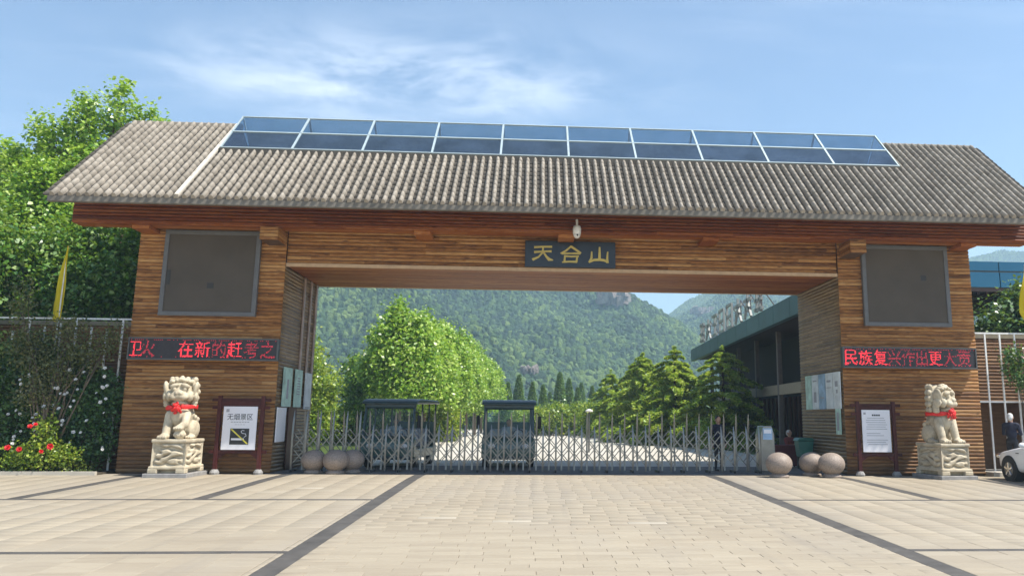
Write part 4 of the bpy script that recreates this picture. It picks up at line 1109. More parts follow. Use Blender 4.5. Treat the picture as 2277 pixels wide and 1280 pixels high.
# ------------------------------------------------------------------ white car
def car(x, y, rz, label):
    t = empty('parked_car', (x, y, gz(y)), rz, label, 'car')
    st = [(-.02, .42, .60, .66, .50), (.10, .30, .72, .76, .72), (.35, .25, .78, .82, .84), (.80, .22, .84, .88, .90), (1.25, .22, .92, .96, .905), (1.55, .22, .95, 1.04, .91), (2.05, .22, .96, 1.34, .91),
          (2.6, .22, .97, 1.45, .91), (3.2, .22, .98, 1.43, .91), (3.75, .22, 1.0, 1.24, .91), (4.05, .22, 1.02, 1.08, .90), (4.45, .30, .98, 1.0, .84), (4.58, .42, .80, .86, .70)]
    V = []; F = []; n = 13
    for (yy, zb, zs, zt, w) in st:
        cab = max(0, min(1, (zt-zs)/.35)); wt = w*(.80-.16*cab)
        prof = [(w*.82, zb), (w*.97, zb+.08), (w, (zb+zs)/2), (w*.985, zs-.06), (w*.94, zs), (wt*1.04, zs+(zt-zs)*.75), (wt*.55, zt)]
        pts = prof+[(0, zt+.012)]+[(-a, b) for a, b in prof[::-1]]
        V += [(a, yy, b) for a, b in pts]
    n = 15
    for i in range(len(st)-1):
        for j in range(n-1): a = i*n+j; F.append((a, a+n, a+n+1, a+1))
        F.append((i*n, i*n+n-1, (i+1)*n+n-1, (i+1)*n))
    me = bpy.data.meshes.new('body'); me.from_pydata(V, [], F+[tuple(range(n))[::-1], tuple(range((len(st)-1)*n, len(st)*n))]); me.update()
    bm = bmesh.new(); bm.from_mesh(me); bmesh.ops.recalc_face_normals(bm, faces=bm.faces); bm.to_mesh(me); bm.free()
    o = link('body', me, ['car_white', 'car_glass'], t, True)
    for p in me.polygons:
        c = p.center
        if 1.5 < c.y < 4.0 and c.z > 1.08 and abs(c.x) > .42 and len(p.vertices) == 4: p.material_index = 1
        if (1.5 < c.y < 2.05 or 3.75 < c.y < 4.05) and c.z > 1.1 : p.material_index = 1
    md = o.modifiers.new('s', 'SUBSURF'); md.levels = 2; md.render_levels = 2; bake(o); o.data.polygons.foreach_set('use_smooth', np.ones(len(o.data.polygons), bool))
    for s in (-1, 1):
        for yy in (.92, 3.62):
            g = MB(); k = 20
            for i in range(k+1):
                a = PI*i/k*1.12-.06*PI
                for r in (.375, .36): g.v.append((s*.916, yy+r*math.cos(a), .33+r*math.sin(a)))
            MB().tube([(s*.62, yy, .34), (s*.917, yy, .34)], .375, 28).build('wheel_arch', 'rubber', t)
            wheel_parts(t, s*.83, yy, .325, .19, spokes=5)
        MB().ell((s*.66, .16, .68), (.17, .16, .075), rotm(0, 0, s*-.5), 16, 10).build('headlight', 'chrome', t, True)
        MB().ell((s*.98, 1.75, 1.02), (.10, .06, .075), None, 14, 9).build('wing_mirror', 'car_white', t, True)
        MB().box(s*.905-.012, s*.905+.012, 1.30, 1.42, .78, .80).build('side_marker', 'ink', t)
        MB().box(s*.915-.01, s*.915+.012, 2.35, 2.52, .86, .89).build('door_handle', 'chrome', t)
    MB().box(-.5, .5, -.06, .02, .40, .52).build('grille', 'rubber', t, bevel=.02)
    return t
car(15.10, -1.28, PI, 'white car parked nose in at the right edge of the plaza')

# ------------------------------------------------------------------ desk, bin
t = place('desk', (9.75, 4.2, 0), 'small desk under a maroon cloth behind the gate motor', 'desk')
MB().box(9.25, 10.15, 3.95, 4.4, .72, .78).build('desktop', 'maroon_cloth', t, bevel=.01); MB().box(9.29, 10.11, 3.98, 4.37, .05, .72).build('cloth', 'maroon_cloth', t)
for (a, b) in ((9.32, 4.0), (10.08, 4.0), (9.32, 4.34), (10.08, 4.34)): MB().box(a-.02, a+.02, b-.02, b+.02, 0, .06).build('leg', 'steel_dark', t)
t = place('litter_bin', (10.05, 2.9, 0), 'green litter bin on legs against the right passage wall', 'bin')
MB().prism([(9.70, .95), (10.24, .95), (10.17, .42), (9.77, .42)], 2.65, 3.15).build('tub', 'bin_green', t, bevel=.03)
MB().prism([(9.66, .95), (10.28, .95), (10.20, 1.06), (9.74, 1.06)], 2.62, 3.18).build('lid', 'bin_green', t, bevel=.03)
for a in (9.80, 10.13):
    for b in (2.72, 3.08): MB().box(a-.025, a+.025, b-.025, b+.025, 0, .43).build('leg', 'steel_dark', t)

# ------------------------------------------------------------------ side wings, trellises, flags
def wing(x0, x1, y, zlow, label):
    t = place('side_wall', ((x0+x1)/2, y, 0), label, 'wall')
    MB().box(x0, x1, y+.06, y+.5, zlow, 4.42).build('core', 'core', t)
    MB().box(x0, x1, y+.02, y+.55, 4.42, 4.55).build('coping', 'beam_tan', t)
    slats(t, S_WING, x0, x1, y+.06, zlow+.02, 4.40)
    for o in t.children:
        if o.name.startswith('slat'): o.matrix_parent_inverse = WORLD_PARENTS[t.name]
    if zlow > 1:
        MB().box(x0, x1, y+.9, y+1.0, 0, 2.6).build('recess_back', 'slat_wing', t)
        for x in np.arange(x0+.1, x1, 2.4): MB().box(x, x+.35, y+.05, y+.6, 0, zlow).build('pier', 'slat_wing', t)
wing(-26.0, X1-.02, 1.25, .0, 'low slatted wall running left of the gatehouse behind the roses')
wing(X4+.02, 26.0, 1.30, 2.25, 'low slatted wall running right of the gatehouse over a dark recess')
def trellis(xs, y, ztop, rails, xr0, xr1, label):
    t = place('trellis', (xr0, y, 0), label, 'trellis')
    for x, za, zb in xs: MB().box(x-.026, x+.026, y-.02, y+.02, za, zb).build('bar', 'white_paint', t)
    for z in rails: MB().box(xr0, xr1, y-.024, y+.024, z-.025, z+.025).build('rail', 'white_paint', t)
trellis([(-11.9-.455*i, .05, 4.5 if i % 3 == 0 else random.uniform(4.0, 4.4)) for i in range(22)], .42, 4.53, (4.53, 2.3), -22.0, -11.55, 'white metal trellis with tall bars behind the red and white roses')
trellis([(15.25+.50*i, .05, 4.46) for i in range(14)], .35, 4.48, (4.48, 2.28), 14.8, 22.0, 'white metal trellis with tall bars behind the white car')
def flag(x, y, z0, z1, zt, wid, lean, label):
    t = place('pennant_flag', (x, y, 0), label, 'flag')
    MB().tube([(x, y, 0), (x, y, z0), (x+lean*.4, y, zt-.15), (x+lean, y, zt)], [.025, .025, .018, .008], 8).build('pole', 'white_paint', t)
    V = []; F = []; n, m_ = 30, 10
    for i in range(n+1):
        tt = i/n; z = z0+(zt-z0)*tt; w = wid*(1-tt)**.75*(.55+.45*min(1, tt*5))
        for j in range(m_+1):
            u = j/m_; V.append((x+lean*tt+(u-.65)*w+.02*math.sin(tt*9+u*4), y-.03+.07*math.sin(u*9+tt*5)*w/.4, z-.05*math.sin(u*5)*(1-tt)))
    for i in range(n):
        for j in range(m_): a = i*(m_+1)+j; F.append((a, a+1, a+m_+2, a+m_+1))
    link('cloth', npmesh('cloth', V, F), 'flag_yellow', t, True)
flag(-13.75, .30, 4.45, 0, 6.75, .42, .04, 'tall furled yellow pennant flag standing among the left trees')
flag(16.86, .2, 4.75, 0, 6.75, .72, -.14, 'broad yellow pennant flag at the right edge above the trellis')

# ------------------------------------------------------------------ visitor hall behind the gate
vh = place('visitor_hall', (18, 26, 0), 'long visitor hall with teal roof edge, dark eaves and slim columns', 'building')
VX = lambda y: 12.35+(y-8)*.045
ya, yb = 5.6, 42.0
MB().add([(VX(ya), ya, 6.35), (VX(yb), yb, 6.35), (VX(yb), yb, 7.30), (VX(ya), ya, 7.30), (VX(ya)+.3, ya, 6.35), (VX(yb)+.3, yb, 6.35), (VX(yb)+.3, yb, 7.30), (VX(ya)+.3, ya, 7.30)],
         [(0, 1, 2, 3), (7, 6, 5, 4), (3, 2, 6, 7), (0, 4, 5, 1), (0, 3, 7, 4), (1, 5, 6, 2)]).build('roof_edge', 'teal', vh)
for k in range(12):
    y0_, y1_ = ya+(yb-ya)*k/12, ya+(yb-ya)*(k+1)/12
    MB().add([(VX(y0_)-.012, y0_+.02, 6.37), (VX(y1_)-.012, y1_-.02, 6.37), (VX(y1_)-.012, y1_-.02, 7.28), (VX(y0_)-.012, y0_+.02, 7.28), (VX(y0_)+.0, y0_+.02, 6.37), (VX(y1_), y1_-.02, 6.37), (VX(y1_), y1_-.02, 7.28), (VX(y0_), y0_+.02, 7.28)],
             [(0, 3, 2, 1), (4, 5, 6, 7), (3, 7, 6, 2), (0, 1, 5, 4), (0, 4, 7, 3), (1, 2, 6, 5)]).build('edge_panel', 'teal', vh)
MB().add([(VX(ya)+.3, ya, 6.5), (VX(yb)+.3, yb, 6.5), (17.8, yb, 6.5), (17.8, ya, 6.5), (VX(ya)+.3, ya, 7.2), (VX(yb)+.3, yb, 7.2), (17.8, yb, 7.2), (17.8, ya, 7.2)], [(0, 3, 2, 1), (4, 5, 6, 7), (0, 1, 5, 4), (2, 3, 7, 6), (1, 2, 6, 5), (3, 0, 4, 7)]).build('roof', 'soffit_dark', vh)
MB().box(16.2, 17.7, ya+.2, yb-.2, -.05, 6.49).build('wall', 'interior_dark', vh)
for k in range(7):
    y = ya+3.3+k*5.3; x = VX(y)+1.5
    MB().box(x-.12, x+.12, y-.12, y+.12, 0, 6.5).build('column', 'column_grey', vh)
MB().add([(VX(ya)+1.4, ya, 3.0), (VX(yb)+1.4, yb, 3.0), (VX(yb)+1.4, yb, 3.55), (VX(ya)+1.4, ya, 3.55), (VX(ya)+1.6, ya, 3.0), (VX(yb)+1.6, yb, 3.0), (VX(yb)+1.6, yb, 3.55), (VX(ya)+1.6, ya, 3.55)],
         [(0, 1, 2, 3), (7, 6, 5, 4), (3, 2, 6, 7), (0, 4, 5, 1)]).build('cross_beam', 'beam_tan', vh)
for k in range(26):
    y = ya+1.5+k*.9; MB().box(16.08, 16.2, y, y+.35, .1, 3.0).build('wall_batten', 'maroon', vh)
# standing letters on the roof edge, braced from behind
R = random.Random(9)
for k in range(8):
    y = 18.4+k*2.66; x = VX(y)+.2; w, h = 1.6, 1.5
    t = place('roof_letter', (x, y, 7.3), 'pale metal characters standing in a row along the teal roof edge', 'sign letter', 'letters on the visitor hall roof')
    g = MB(); z0 = 7.45
    for (a, b, c_, d) in [[(0, .95, 1, .95), (.5, 1, .5, 0), (.1, .55, .9, .55), (.1, .05, .9, .05)], [(.1, 0, .1, 1), (.9, 0, .9, 1), (.1, .5, .9, .5), (.1, .98, .9, .98), (.1, .02, .9, .02)], [(.5, 1, .5, .6), (0, .7, 1, .7), (.5, .65, .05, 0), (.5, .65, .95, 0), (.2, .35, .8, .35)], [(.05, .9, .95, .9), (.3, 1, .3, 0), (.7, 1, .7, 0), (.05, .45, .95, .45), (.0, .1, 1, .1)]][R.randrange(4)]:
        g.bar((x-.05, y+(a-.5)*w, z0+b*h), (x-.05, y+(c_-.5)*w, z0+d*h), .17, .12, (1, 0, 0))
    g.build('strokes', 'roof_letter', t)
    g = MB()
    for dy in (-.5,): g.bar((x, y+dy, 7.22), (x, y+dy, z0+h*.9), .05, .05, (1, 0, 0)).bar((x, y+dy, z0+h*.85), (x+1.1, y+dy, 7.2), .05, .05, (0, 1, 0))
    g.build('bracing', 'column_grey', t)
# glass topped wing seen past the right pillar
gw = place('glass_wing', (24, 9, 0), 'building with blue glass parapet and red soffit past the right pillar', 'building')
for k in range(6):
    MB().box(18.0+k*2.6, 18.0+k*2.6+2.56, 8.0, 8.06, 7.30, 7.95).build('glass_panel', 'teal_glass', gw)
    MB().box(18.0+k*2.6, 18.0+k*2.6+2.56, 8.02, 8.08, 8.02, 8.42).build('glass_panel', 'teal_glass', gw)
MB().box(17.9, 33.6, 8.09, 8.4, 7.26, 8.40).build('parapet', 'steel_dark', gw)
MB().box(17.9, 33.6, 8.0, 16, 7.10, 7.25).build('soffit', 'soffit_dark', gw)
for k in range(40): MB().box(18.0+k*.39, 18.12+k*.39, 8.1, 14, 7.0, 7.11).build('soffit_slat', 'maroon', gw)
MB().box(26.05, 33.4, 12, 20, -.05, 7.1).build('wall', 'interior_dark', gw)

# ------------------------------------------------------------------ vegetation
def leaves(C, size, up=.5, aspect=.75, jit=.35, out=None):
    """one bent leaf (two triangles folded along the rib) at each point of C"""
    n = len(C); C = np.asarray(C, float)
    nrm = rng.normal(size=(n, 3)); nrm /= np.linalg.norm(nrm, axis=1)[:, None]
    if out is not None: nrm = nrm*.95+out*.4
    nrm[:, 2] += up; nrm /= np.linalg.norm(nrm, axis=1)[:, None]
    a = np.cross(nrm, rng.normal(size=(n, 3))); a /= np.linalg.norm(a, axis=1)[:, None]; b = np.cross(nrm, a)
    s = (size*(1+jit*rng.uniform(-1, 1, n)))[:, None]
    V = np.stack([C-a*s*.5, C-b*s*aspect*.5+nrm*s*.08+a*s*.05, C+a*s*.55-nrm*s*.10, C+b*s*aspect*.5+nrm*s*.08+a*s*.05], 1).reshape(-1, 3)
    F = np.arange(4*n).reshape(n, 4); return V, F
def in_blob(n, c, r, hollow=.35):
    d = rng.normal(size=(n, 3)); d /= np.linalg.norm(d, axis=1)[:, None]
    k = (hollow+(1-hollow)*rng.random(n)**.6)[:, None]
    return np.array(c)+d*k*np.array(r), d
def crown_mesh(name, blobs, n, size, mat, sprig=9, spread=.22, up=.45, hollow=.45):
    vol = np.array([b[1][0]*b[1][1]*b[1][2] for b in blobs])**.7; vol /= vol.sum(); CC = []; OO = []
    for b, w in zip(blobs, vol):
        m_ = max(3, int(n*w/sprig)); c, d = in_blob(m_, *b, hollow)
        c = np.repeat(c, sprig, 0)+rng.normal(size=(m_*sprig, 3))*spread; CC.append(c); OO.append(np.repeat(d, sprig, 0))
    V, F = leaves(np.concatenate(CC), size, up, out=np.concatenate(OO)); me = npmesh(name, V, F); me.materials.append(M(mat)); return me
def trunk_mesh(base_r, h, limbs, lean=(0, 0)):
    g = MB(); R = random.Random(len(limbs)*7+int(h*10)); n = 6
    pts = [(lean[0]*i/n+R.uniform(-.05, .05)*(i > 0), lean[1]*i/n+R.uniform(-.05, .05)*(i > 0), -.1+h*i/n) for i in range(n+1)]
    g.tube(pts, [base_r*(1.15 if i == 0 else 1-.6*i/n) for i in range(n+1)], 9)
    for (z0, tip, r) in limbs:
        a = Vector((lean[0]*z0/h, lean[1]*z0/h, z0)); b = Vector(tip); mid = a.lerp(b, .5)+Vector((R.uniform(-.15, .15), R.uniform(-.15, .15), .12*(b-a).length))
        g.tube([a, mid, b], [r, r*.65, r*.25], 6)
        for k in range(2): g.tube([mid, mid.lerp(b, .6)+Vector((R.uniform(-.6, .6), R.uniform(-.6, .6), R.uniform(.1, .6)))], [r*.45, r*.15], 5)
    return g.mesh('trunk')
def tree(name, loc, blobs, n, size, leaf, label, group=None, bark='bark', base=.16, h=None, up=.85, sprig=14, spread=.20, cat='tree', rz=0, sc=1, crown_name='crown', hollow=.45):
    t = empty(name, loc, rz, label, cat, group); t.scale = (sc,)*3
    top = max(b[0][2] for b in blobs); h = h or top
    tm = trunk_mesh(base, h, [(max(.3, min(h*.9, b[0][2]-b[1][2]*1.0)), b[0], base*.5) for b in blobs]); tm.materials.append(M(bark))
    link('trunk', tm, None, t, True)
    _link(crown_name, crown_mesh(crown_name, blobs, n, size, leaf, sprig, spread, up, hollow), None, t)
    return t
# big tree left of the gatehouse: upright shoots above a broad dark skirt
B = [((0, 0, 8.2), (2.9, 2.6, 2.8)), ((-1.5, -.3, 9.8), (1.8, 1.7, 1.9)), ((1.3, .2, 10.0), (1.7, 1.6, 2.0)), ((.0, 0, 10.8), (1.5, 1.4, 1.9)), ((-2.7, 0, 12.4), (.42, .42, 1.5)), ((-3.5, .1, 11.2), (.4, .4, 1.2)), ((.9, .1, 12.6), (.4, .4, 1.3)), ((-.2, -.2, 12.4), (.4, .4, 1.3)), ((2.6, .1, 9.6), (1.2, 1.2, 1.9)), ((-2.6, 0, 9.0), (1.2, 1.3, 1.8)),
     ((-.9, .1, 13.6), (.50, .50, 1.5)), ((.45, -.1, 14.0), (.42, .42, 1.35)), ((-1.75, .0, 12.6), (.6, .55, 1.3)), ((1.45, .1, 13.2), (.55, .5, 1.4)), ((2.35, 0, 12.3), (.5, .5, 1.3)), ((3.2, 0, 11.3), (.5, .5, 1.1)), ((-3.3, 0, 10.9), (.45, .45, 1.0))]
tree('poplar_tree', (-17.1, 8.0, 0), B, 56000, .17, 'leaf_plane', 'tall sunlit tree with upright shoots rising over the left roof end', base=.26, h=12, sprig=26, spread=.19, hollow=.55)
B = [((0, 0, 5.2), (2.7, 2.2, 2.4)), ((-1.6, -.4, 6.9), (1.6, 1.4, 1.7)), ((1.5, -.3, 6.6), (1.8, 1.4, 1.8)), ((.2, .2, 8.3), (1.3, 1.2, 1.3)), ((2.3, -.4, 4.6), (1.3, 1.2, 1.5)), ((-2.4, -.2, 4.5), (1.4, 1.3, 1.6))]
tree('broadleaf_tree', (-14.9, 5.2, 0), B, 42000, .16, 'leaf_plane_dark', 'dense dark green tree pressed against the left pillar behind the trellis', base=.2)
tree('broadleaf_tree', (-19.6, 5.0, 0), B, 36000, .17, 'leaf_plane_dark', 'dense dark green tree at the left edge behind the yellow flag', base=.2, rz=1.9, sc=1.02)
B2 = [((0, 0, 8.2), (2.4, 2.2, 2.9)), ((.5, 0, 10.3), (1.5, 1.4, 1.7)), ((-1.3, .2, 9.4), (1.4, 1.3, 1.7)), ((1.6, 0, 6.6), (1.4, 1.3, 1.8)), ((.2, 0, 12.0), (.5, .5, 1.1))]
tree('poplar_tree', (-21.8, 9.2, 0), B2, 32000, .18, 'leaf_plane', 'sunlit tree at the far left edge of the photo', base=.22, h=10)
# row of bright plane trees inside the gate
B3 = [((0, 0, 4.6), (2.0, 2.0, 2.1)), ((-.7, -.3, 6.0), (1.3, 1.3, 1.4)), ((.8, .2, 5.9), (1.3, 1.3, 1.4)), ((0, 0, 7.0), (.95, .95, 1.1)), ((.2, -.5, 3.2), (1.9, 1.7, 1.0)), ((-.3, .1, 8.0), (.38, .38, .65)), ((.5, 0, 7.6), (.35, .35, .6)), ((-.9, 0, 7.2), (.35, .35, .6)), ((1.2, 0, 6.9), (.35, .35, .5)), ((-1.5, -.3, 4.0), (1.0, 1.0, 1.3)), ((1.5, -.3, 4.0), (1.0, 1.0, 1.3))]
pt = tree('plane_tree', (-7.2, 24.5, 0), B3, 19000, .21, 'leaf_plane', 'bright green plane tree nearest the gate, tallest of the row', 'row of plane trees inside the gate', base=.15, h=7.5, sprig=34, spread=.24, hollow=.6)
for i, (x, y, s, r) in enumerate(((-6.3, 29.5, .99, 1.1), (-5.8, 34.5, .97, 2.3), (-5.3, 40, .98, 3.7), (-4.9, 46, .97, 4.4), (-4.6, 53, .98, 5.1), (-4.4, 61, .97, .4))):
    c = copy_tree(pt); c.location = (x, y, 0); c.rotation_euler = (0, 0, r); c.scale = (s, s, s)
    c['label'] = ['bright green plane tree second in the row behind the carts', 'bright green plane tree third in the row behind the carts', 'bright green plane tree fourth in the row behind the carts', 'bright green plane tree fifth in the row behind the carts', 'plane tree near the far end of the bright green row', 'plane tree at the far end of the bright green row'][i]
# trees and shrubs at the left of the passage view
B4 = [((0, 0, 2.6), (1.9, 1.7, 1.6)), ((-.9, 0, 3.6), (1.1, 1.0, 1.0)), ((.9, .1, 3.4), (1.1, 1.0, .9)), ((.1, 0, 4.4), (.8, .8, .8)), ((0, -.4, 1.2), (1.9, 1.5, 1.0))]
ta = tree('shrub_tree', (-12.3, 22.5, 0), B4, 9000, .17, 'leaf_shrub', 'yellow green shrubby tree beside the left passage wall', 'shrubby trees beyond the gate', base=.1)
for (x, y, s, r, lb) in ((-9.6, 31, 1.05, 1.0, 'yellow green shrubby tree left of the plane trees'), (-15.6, 33, 1.5, 2.0, 'taller shrubby tree half hidden by the left passage wall'), (-12.2, 44, 1.45, 3.0, 'green tree behind the shrubs left of the plane trees')):
    c = copy_tree(ta); c.location = (x, y, 0); c.scale = (s,)*3; c.rotation_euler = (0, 0, r); c['label'] = lb
B5 = [((0, 0, 2.8), (1.7, 1.5, 1.9)), ((-.6, 0, 4.2), (1.2, 1.1, 1.3)), ((.5, 0, 5.2), (.8, .8, 1.0))]
tree('dark_tree', (-9.4, 27.0, 0), B5, 7000, .2, 'leaf_plane_dark', 'dark green tree pressed against the nearest plane tree', base=.14)
# cedars
def cedar_mesh(h, rmax, seed, n_per):
    R = np.random.default_rng(seed); C = []; g = MB(); g.tube([(0, 0, -.1), (.03, 0, h*.5), (0, .02, h)], [.16, .09, .015], 8)
    z = .5
    while z < h-.15:
        f = (1-z/h); L = rmax*(f**.62)*(.85+.3*R.random()); nb = int(4+5*f); a0 = R.random()*6.28
        for k in range(nb):
            a = a0+6.283*k/nb+R.normal()*.25; l = L*(.75+.4*R.random()); d = np.array([math.cos(a), math.sin(a), 0])
            pts = [np.array([0, 0, z])+d*l*t+np.array([0, 0, l*(.16*t-.38*t*t)]) for t in np.linspace(0, 1, 6)]
            g.tube([tuple(p) for p in pts], [.03*(1-.15*i)*(.4+f) for i in range(6)], 4, False)
            m_ = int(n_per*l); t = R.random(m_)**.6*.95+.07
            base = np.array([0, 0, z])+d*l*t[:, None]+np.stack([0*t, 0*t, l*(.16*t-.38*t*t)], 1)
            w = .30*l*(1.15-t)*.9+.05; side = np.array([-d[1], d[0], 0])
            base = base+side*(R.uniform(-1, 1, m_)*w)[:, None]; base[:, 2] += R.uniform(-.16, .05, m_)*(.5+f); C.append(base)
        z += .26+.30*f+R.random()*.1
    C = np.concatenate(C); top = np.stack([R.normal(0, .05, 60), R.normal(0, .05, 60), R.uniform(h-.9, h+.15, 60)], 1); C = np.concatenate([C, top])
    V, F = leaves(C, .26, 1.4, .5, .4); me = npmesh('crown', V, F); me.materials.append(M('leaf_cedar'))
    tm = g.mesh('trunk'); tm.materials.append(M('bark_dark')); return tm, me
CM = [cedar_mesh(5.9, 3.7, 4, 150), cedar_mesh(6.0, 3.6, 8, 150), cedar_mesh(5.7, 3.4, 15, 150)]
for i, (x, y, s, r, k, lb) in enumerate(((12.1, 23.5, 1.0, .3, 0, 'cedar with drooping layered branches nearest the visitor hall'), (9.9, 27.5, 1.03, 1.4, 1, 'cedar with drooping branches left of the nearest cedar'), (8.6, 33.0, 1.08, 2.6, 2, 'cedar third from the visitor hall, behind the drooping pair'), (10.8, 32.0, 1.0, 4.0, 0, 'cedar hidden behind the two nearest cedars'), (9.6, 41.0, 1.12, 5.0, 1, 'distant cedar left of the visitor hall roof edge'), (7.6, 46, 1.0, 2.0, 2, 'small distant cedar at the left end of the cedar group'))):
    t = empty('cedar_tree', (x, y, 0), r, lb, 'tree', 'cedars before the visitor hall'); t.scale = (s, s, s)
    _link('trunk', CM[k][0], None, t, True); _link('crown', CM[k][1], None, t)
# conical dark trees and rounded hedge shrubs in the middle distance
n = 5200; z = rng.random(n)**1.3*7.2+.2; a = rng.random(n)*2*PI; r = (1.15*(1-z/7.6)**.7+.05)*(.6+.4*rng.random(n)**.5)
V, F = leaves(np.stack([r*np.cos(a), r*np.sin(a), z], 1), .30, .9, .5); thm = npmesh('crown', V, F); thm.materials.append(M('leaf_thuja'))
tht = MB().tube([(0, 0, -.1), (0, 0, 6.5)], [.14, .03], 7).mesh('trunk'); tht.materials.append(M('bark_dark'))
R = random.Random(21)
for k in range(26):
    x = -12+k*1.62+R.uniform(-.5, .5) if k < 15 else -16+(k-15)*4.2+R.uniform(-1, 1); y = 84+R.uniform(-4, 10) if k < 15 else 112+R.uniform(-6, 12)
    t = empty('conifer_tree', (x, y, 0), R.uniform(0, 6), 'dark conical conifer in the row beyond the plane trees', 'tree', 'conical conifers in the middle distance'); s = R.uniform(.70, 1.05); t.scale = (s*1.1, s*1.1, s)
    _link('trunk', tht, None, t, True); _link('crown', thm, None, t)
bm_ = crown_mesh('foliage', [((0, 0, 1.0), (1.5, 1.4, 1.1)), ((-.7, 0, 1.5), (.9, .9, .8)), ((.8, .1, 1.4), (.9, .9, .8)), ((0, -.6, .6), (1.4, 1.0, .7))], 4200, .19, 'leaf_shrub', 8, .16)
bs = MB().tube([(0, 0, -.05), (.05, 0, 1.2)], [.08, .03], 6).mesh('stem'); bs.materials.append(M('bark'))
R = random.Random(33)
for k in range(22):
    x = 1.0+(k % 11)*1.75+R.uniform(-.5, .5); y = 52+(k//11)*9+R.uniform(-2, 2)
    if k >= 17: x = -14+(k-17)*2.1; y = 29+R.uniform(0, 5)
    t = empty('round_shrub', (x, y, 0), R.uniform(0, 6), 'rounded yellow green shrub in the low band beyond the gate', 'shrub', 'rounded shrubs beyond the gate'); s = R.uniform(1.0, 1.35) if k < 17 else 1.0; t.scale = (s, s, s*R.uniform(.95, 1.15))
    _link('stem', bs, None, t, True); _link('foliage', bm_, None, t)
# parasol-like lamp beyond the gate is left as a plain street lamp
t = place('street_lamp', (3.5, 16, 0), 'small white topped lamp post beyond the gate', 'lamp post')
MB().tube([(3.5, 16, 0), (3.5, 16, 2.0)], [.05, .035], 8).build('pole', 'steel', t); MB().lathe([(.02, .12), (.16, .06), (.20, 0), (.17, -.03)], 14, (3.5, 16, 2.0)).build('lamp_head', 'white_plastic', t, True)

# ------------------------------------------------------------------ roses and climbers by the trellises
def petal_flower(col, name):
    g = MB(); R = random.Random(7)
    for ring, (cnt, tilt, L) in enumerate(((5, .35, .075), (5, .75, .07), (4, 1.15, .055))):
        for k in range(cnt):
            a = 2*PI*k/cnt+ring*.6; d = Vector((math.cos(a), math.sin(a), 0)); s = Vector((-math.sin(a), math.cos(a), 0)); upv = Vector((0, 0, 1)); o = d*math.cos(tilt)*L+upv*math.sin(tilt)*L
            g.add([(0, 0, 0), o*.6+s*.036, o+s*.02, o-s*.02, o*.6-s*.036], [(0, 1, 2, 3, 4)])
    me = g.mesh(name); me.materials.append(M(col)); return me
FL = {c: petal_flower(c, 'blossom') for c in ('flower_red', 'flower_pink', 'flower_white', 'flower_blush')}
def bush(name, loc, blobs, n, size, leaf, label, flowers=(), cat='shrub', stems=(), up=.3, sprig=7, spread=.1, hollow=.3):
    t = empty(name, loc, 0, label, cat)
    g = MB(); R = random.Random(int(abs(loc[0])*100))
    for (b, r) in blobs:
        for k in range(3): g.tube([(R.uniform(-.1, .1), R.uniform(-.1, .1), -.05), (b[0]*.5+R.uniform(-.1, .1), b[1]*.5, b[2]*.55), (b[0]+R.uniform(-r[0], r[0])*.5, b[1], b[2]+R.uniform(-.2, .6)*r[2])], [.022, .015, .006], 5)
    for s in stems: g.tube(s[0], s[1], 6)
    g.build('stems', 'bark', t, True)
    _link('foliage', crown_mesh('foliage', blobs, n, size, leaf, sprig, spread, up, hollow), None, t)
    for (c, fx, fy, fz, s) in flowers:
        o = bpy.data.objects.new('blossom', FL[c]); COL.objects.link(o); o.parent = t; o.location = (fx, fy, fz); o.scale = (s, s, s); o.rotation_euler = (R.uniform(.7, 1.5), R.uniform(-.3, .3), R.uniform(-.6, .6))
R = random.Random(2)
# dark climber masses on the left trellis
cl_fl = [('flower_white', R.uniform(-1.5, 1.1), -.62+R.uniform(-.1, .1), R.uniform(.6, 3.1), R.uniform(.5, .8)) for k in range(46)]
bush('climbing_rose', (-12.7, .15, 0), [((-.5, 0, 1.6), (1.0, .45, 1.2)), ((.5, 0, 2.1), (.75, .45, .9)), ((-.7, 0, 2.9), (.9, .4, .7)), ((.3, 0, .9), (.9, .4, .7))], 14000, .09, 'leaf_dark', 'dark climbing rose with many small white blooms next to the left pillar', cl_fl)
bush('climbing_rose', (-15.0, .25, 0), [((0, 0, 1.4), (1.2, .5, 1.2)), ((-.5, 0, 2.7), (1.1, .45, 1.0)), ((.6, 0, 3.3), (.8, .4, .8))], 14000, .10, 'leaf_dark', 'dark leafy climber with few white blooms left of the white rose', [('flower_white', R.uniform(-.9, .9), -.6, R.uniform(1.0, 2.8), .6) for k in range(10)])
bush('climbing_rose', (-17.2, .25, 0), [((0, 0, 1.5), (1.2, .5, 1.3)), ((-.4, 0, 3.2), (1.3, .5, 1.2)), ((.7, 0, 2.7), (.8, .4, .9))], 13000, .10, 'leaf_dark', 'dark climber with pink blooms at the far left edge', [('flower_pink', R.uniform(.1, 1.5), -.65, R.uniform(1.45, 1.85), R.uniform(1.0, 1.5)) for k in range(12)])
bush('leafy_branches', (-16.9, -.05, 0), [((0, 0, 4.3), (1.3, .6, .9)), ((-1.2, 0, 4.9), (1.0, .6, .9)), ((.9, 0, 3.6), (.9, .5, .8)), ((-1.0, 0, 3.3), (1.2, .5, 1.0)), ((.2, 0, 5.3), (1.0, .5, .7))], 9000, .12, 'leaf_plane_dark', 'leafy green branches hanging over the trellis at the far left', cat='shrub', hollow=.2)
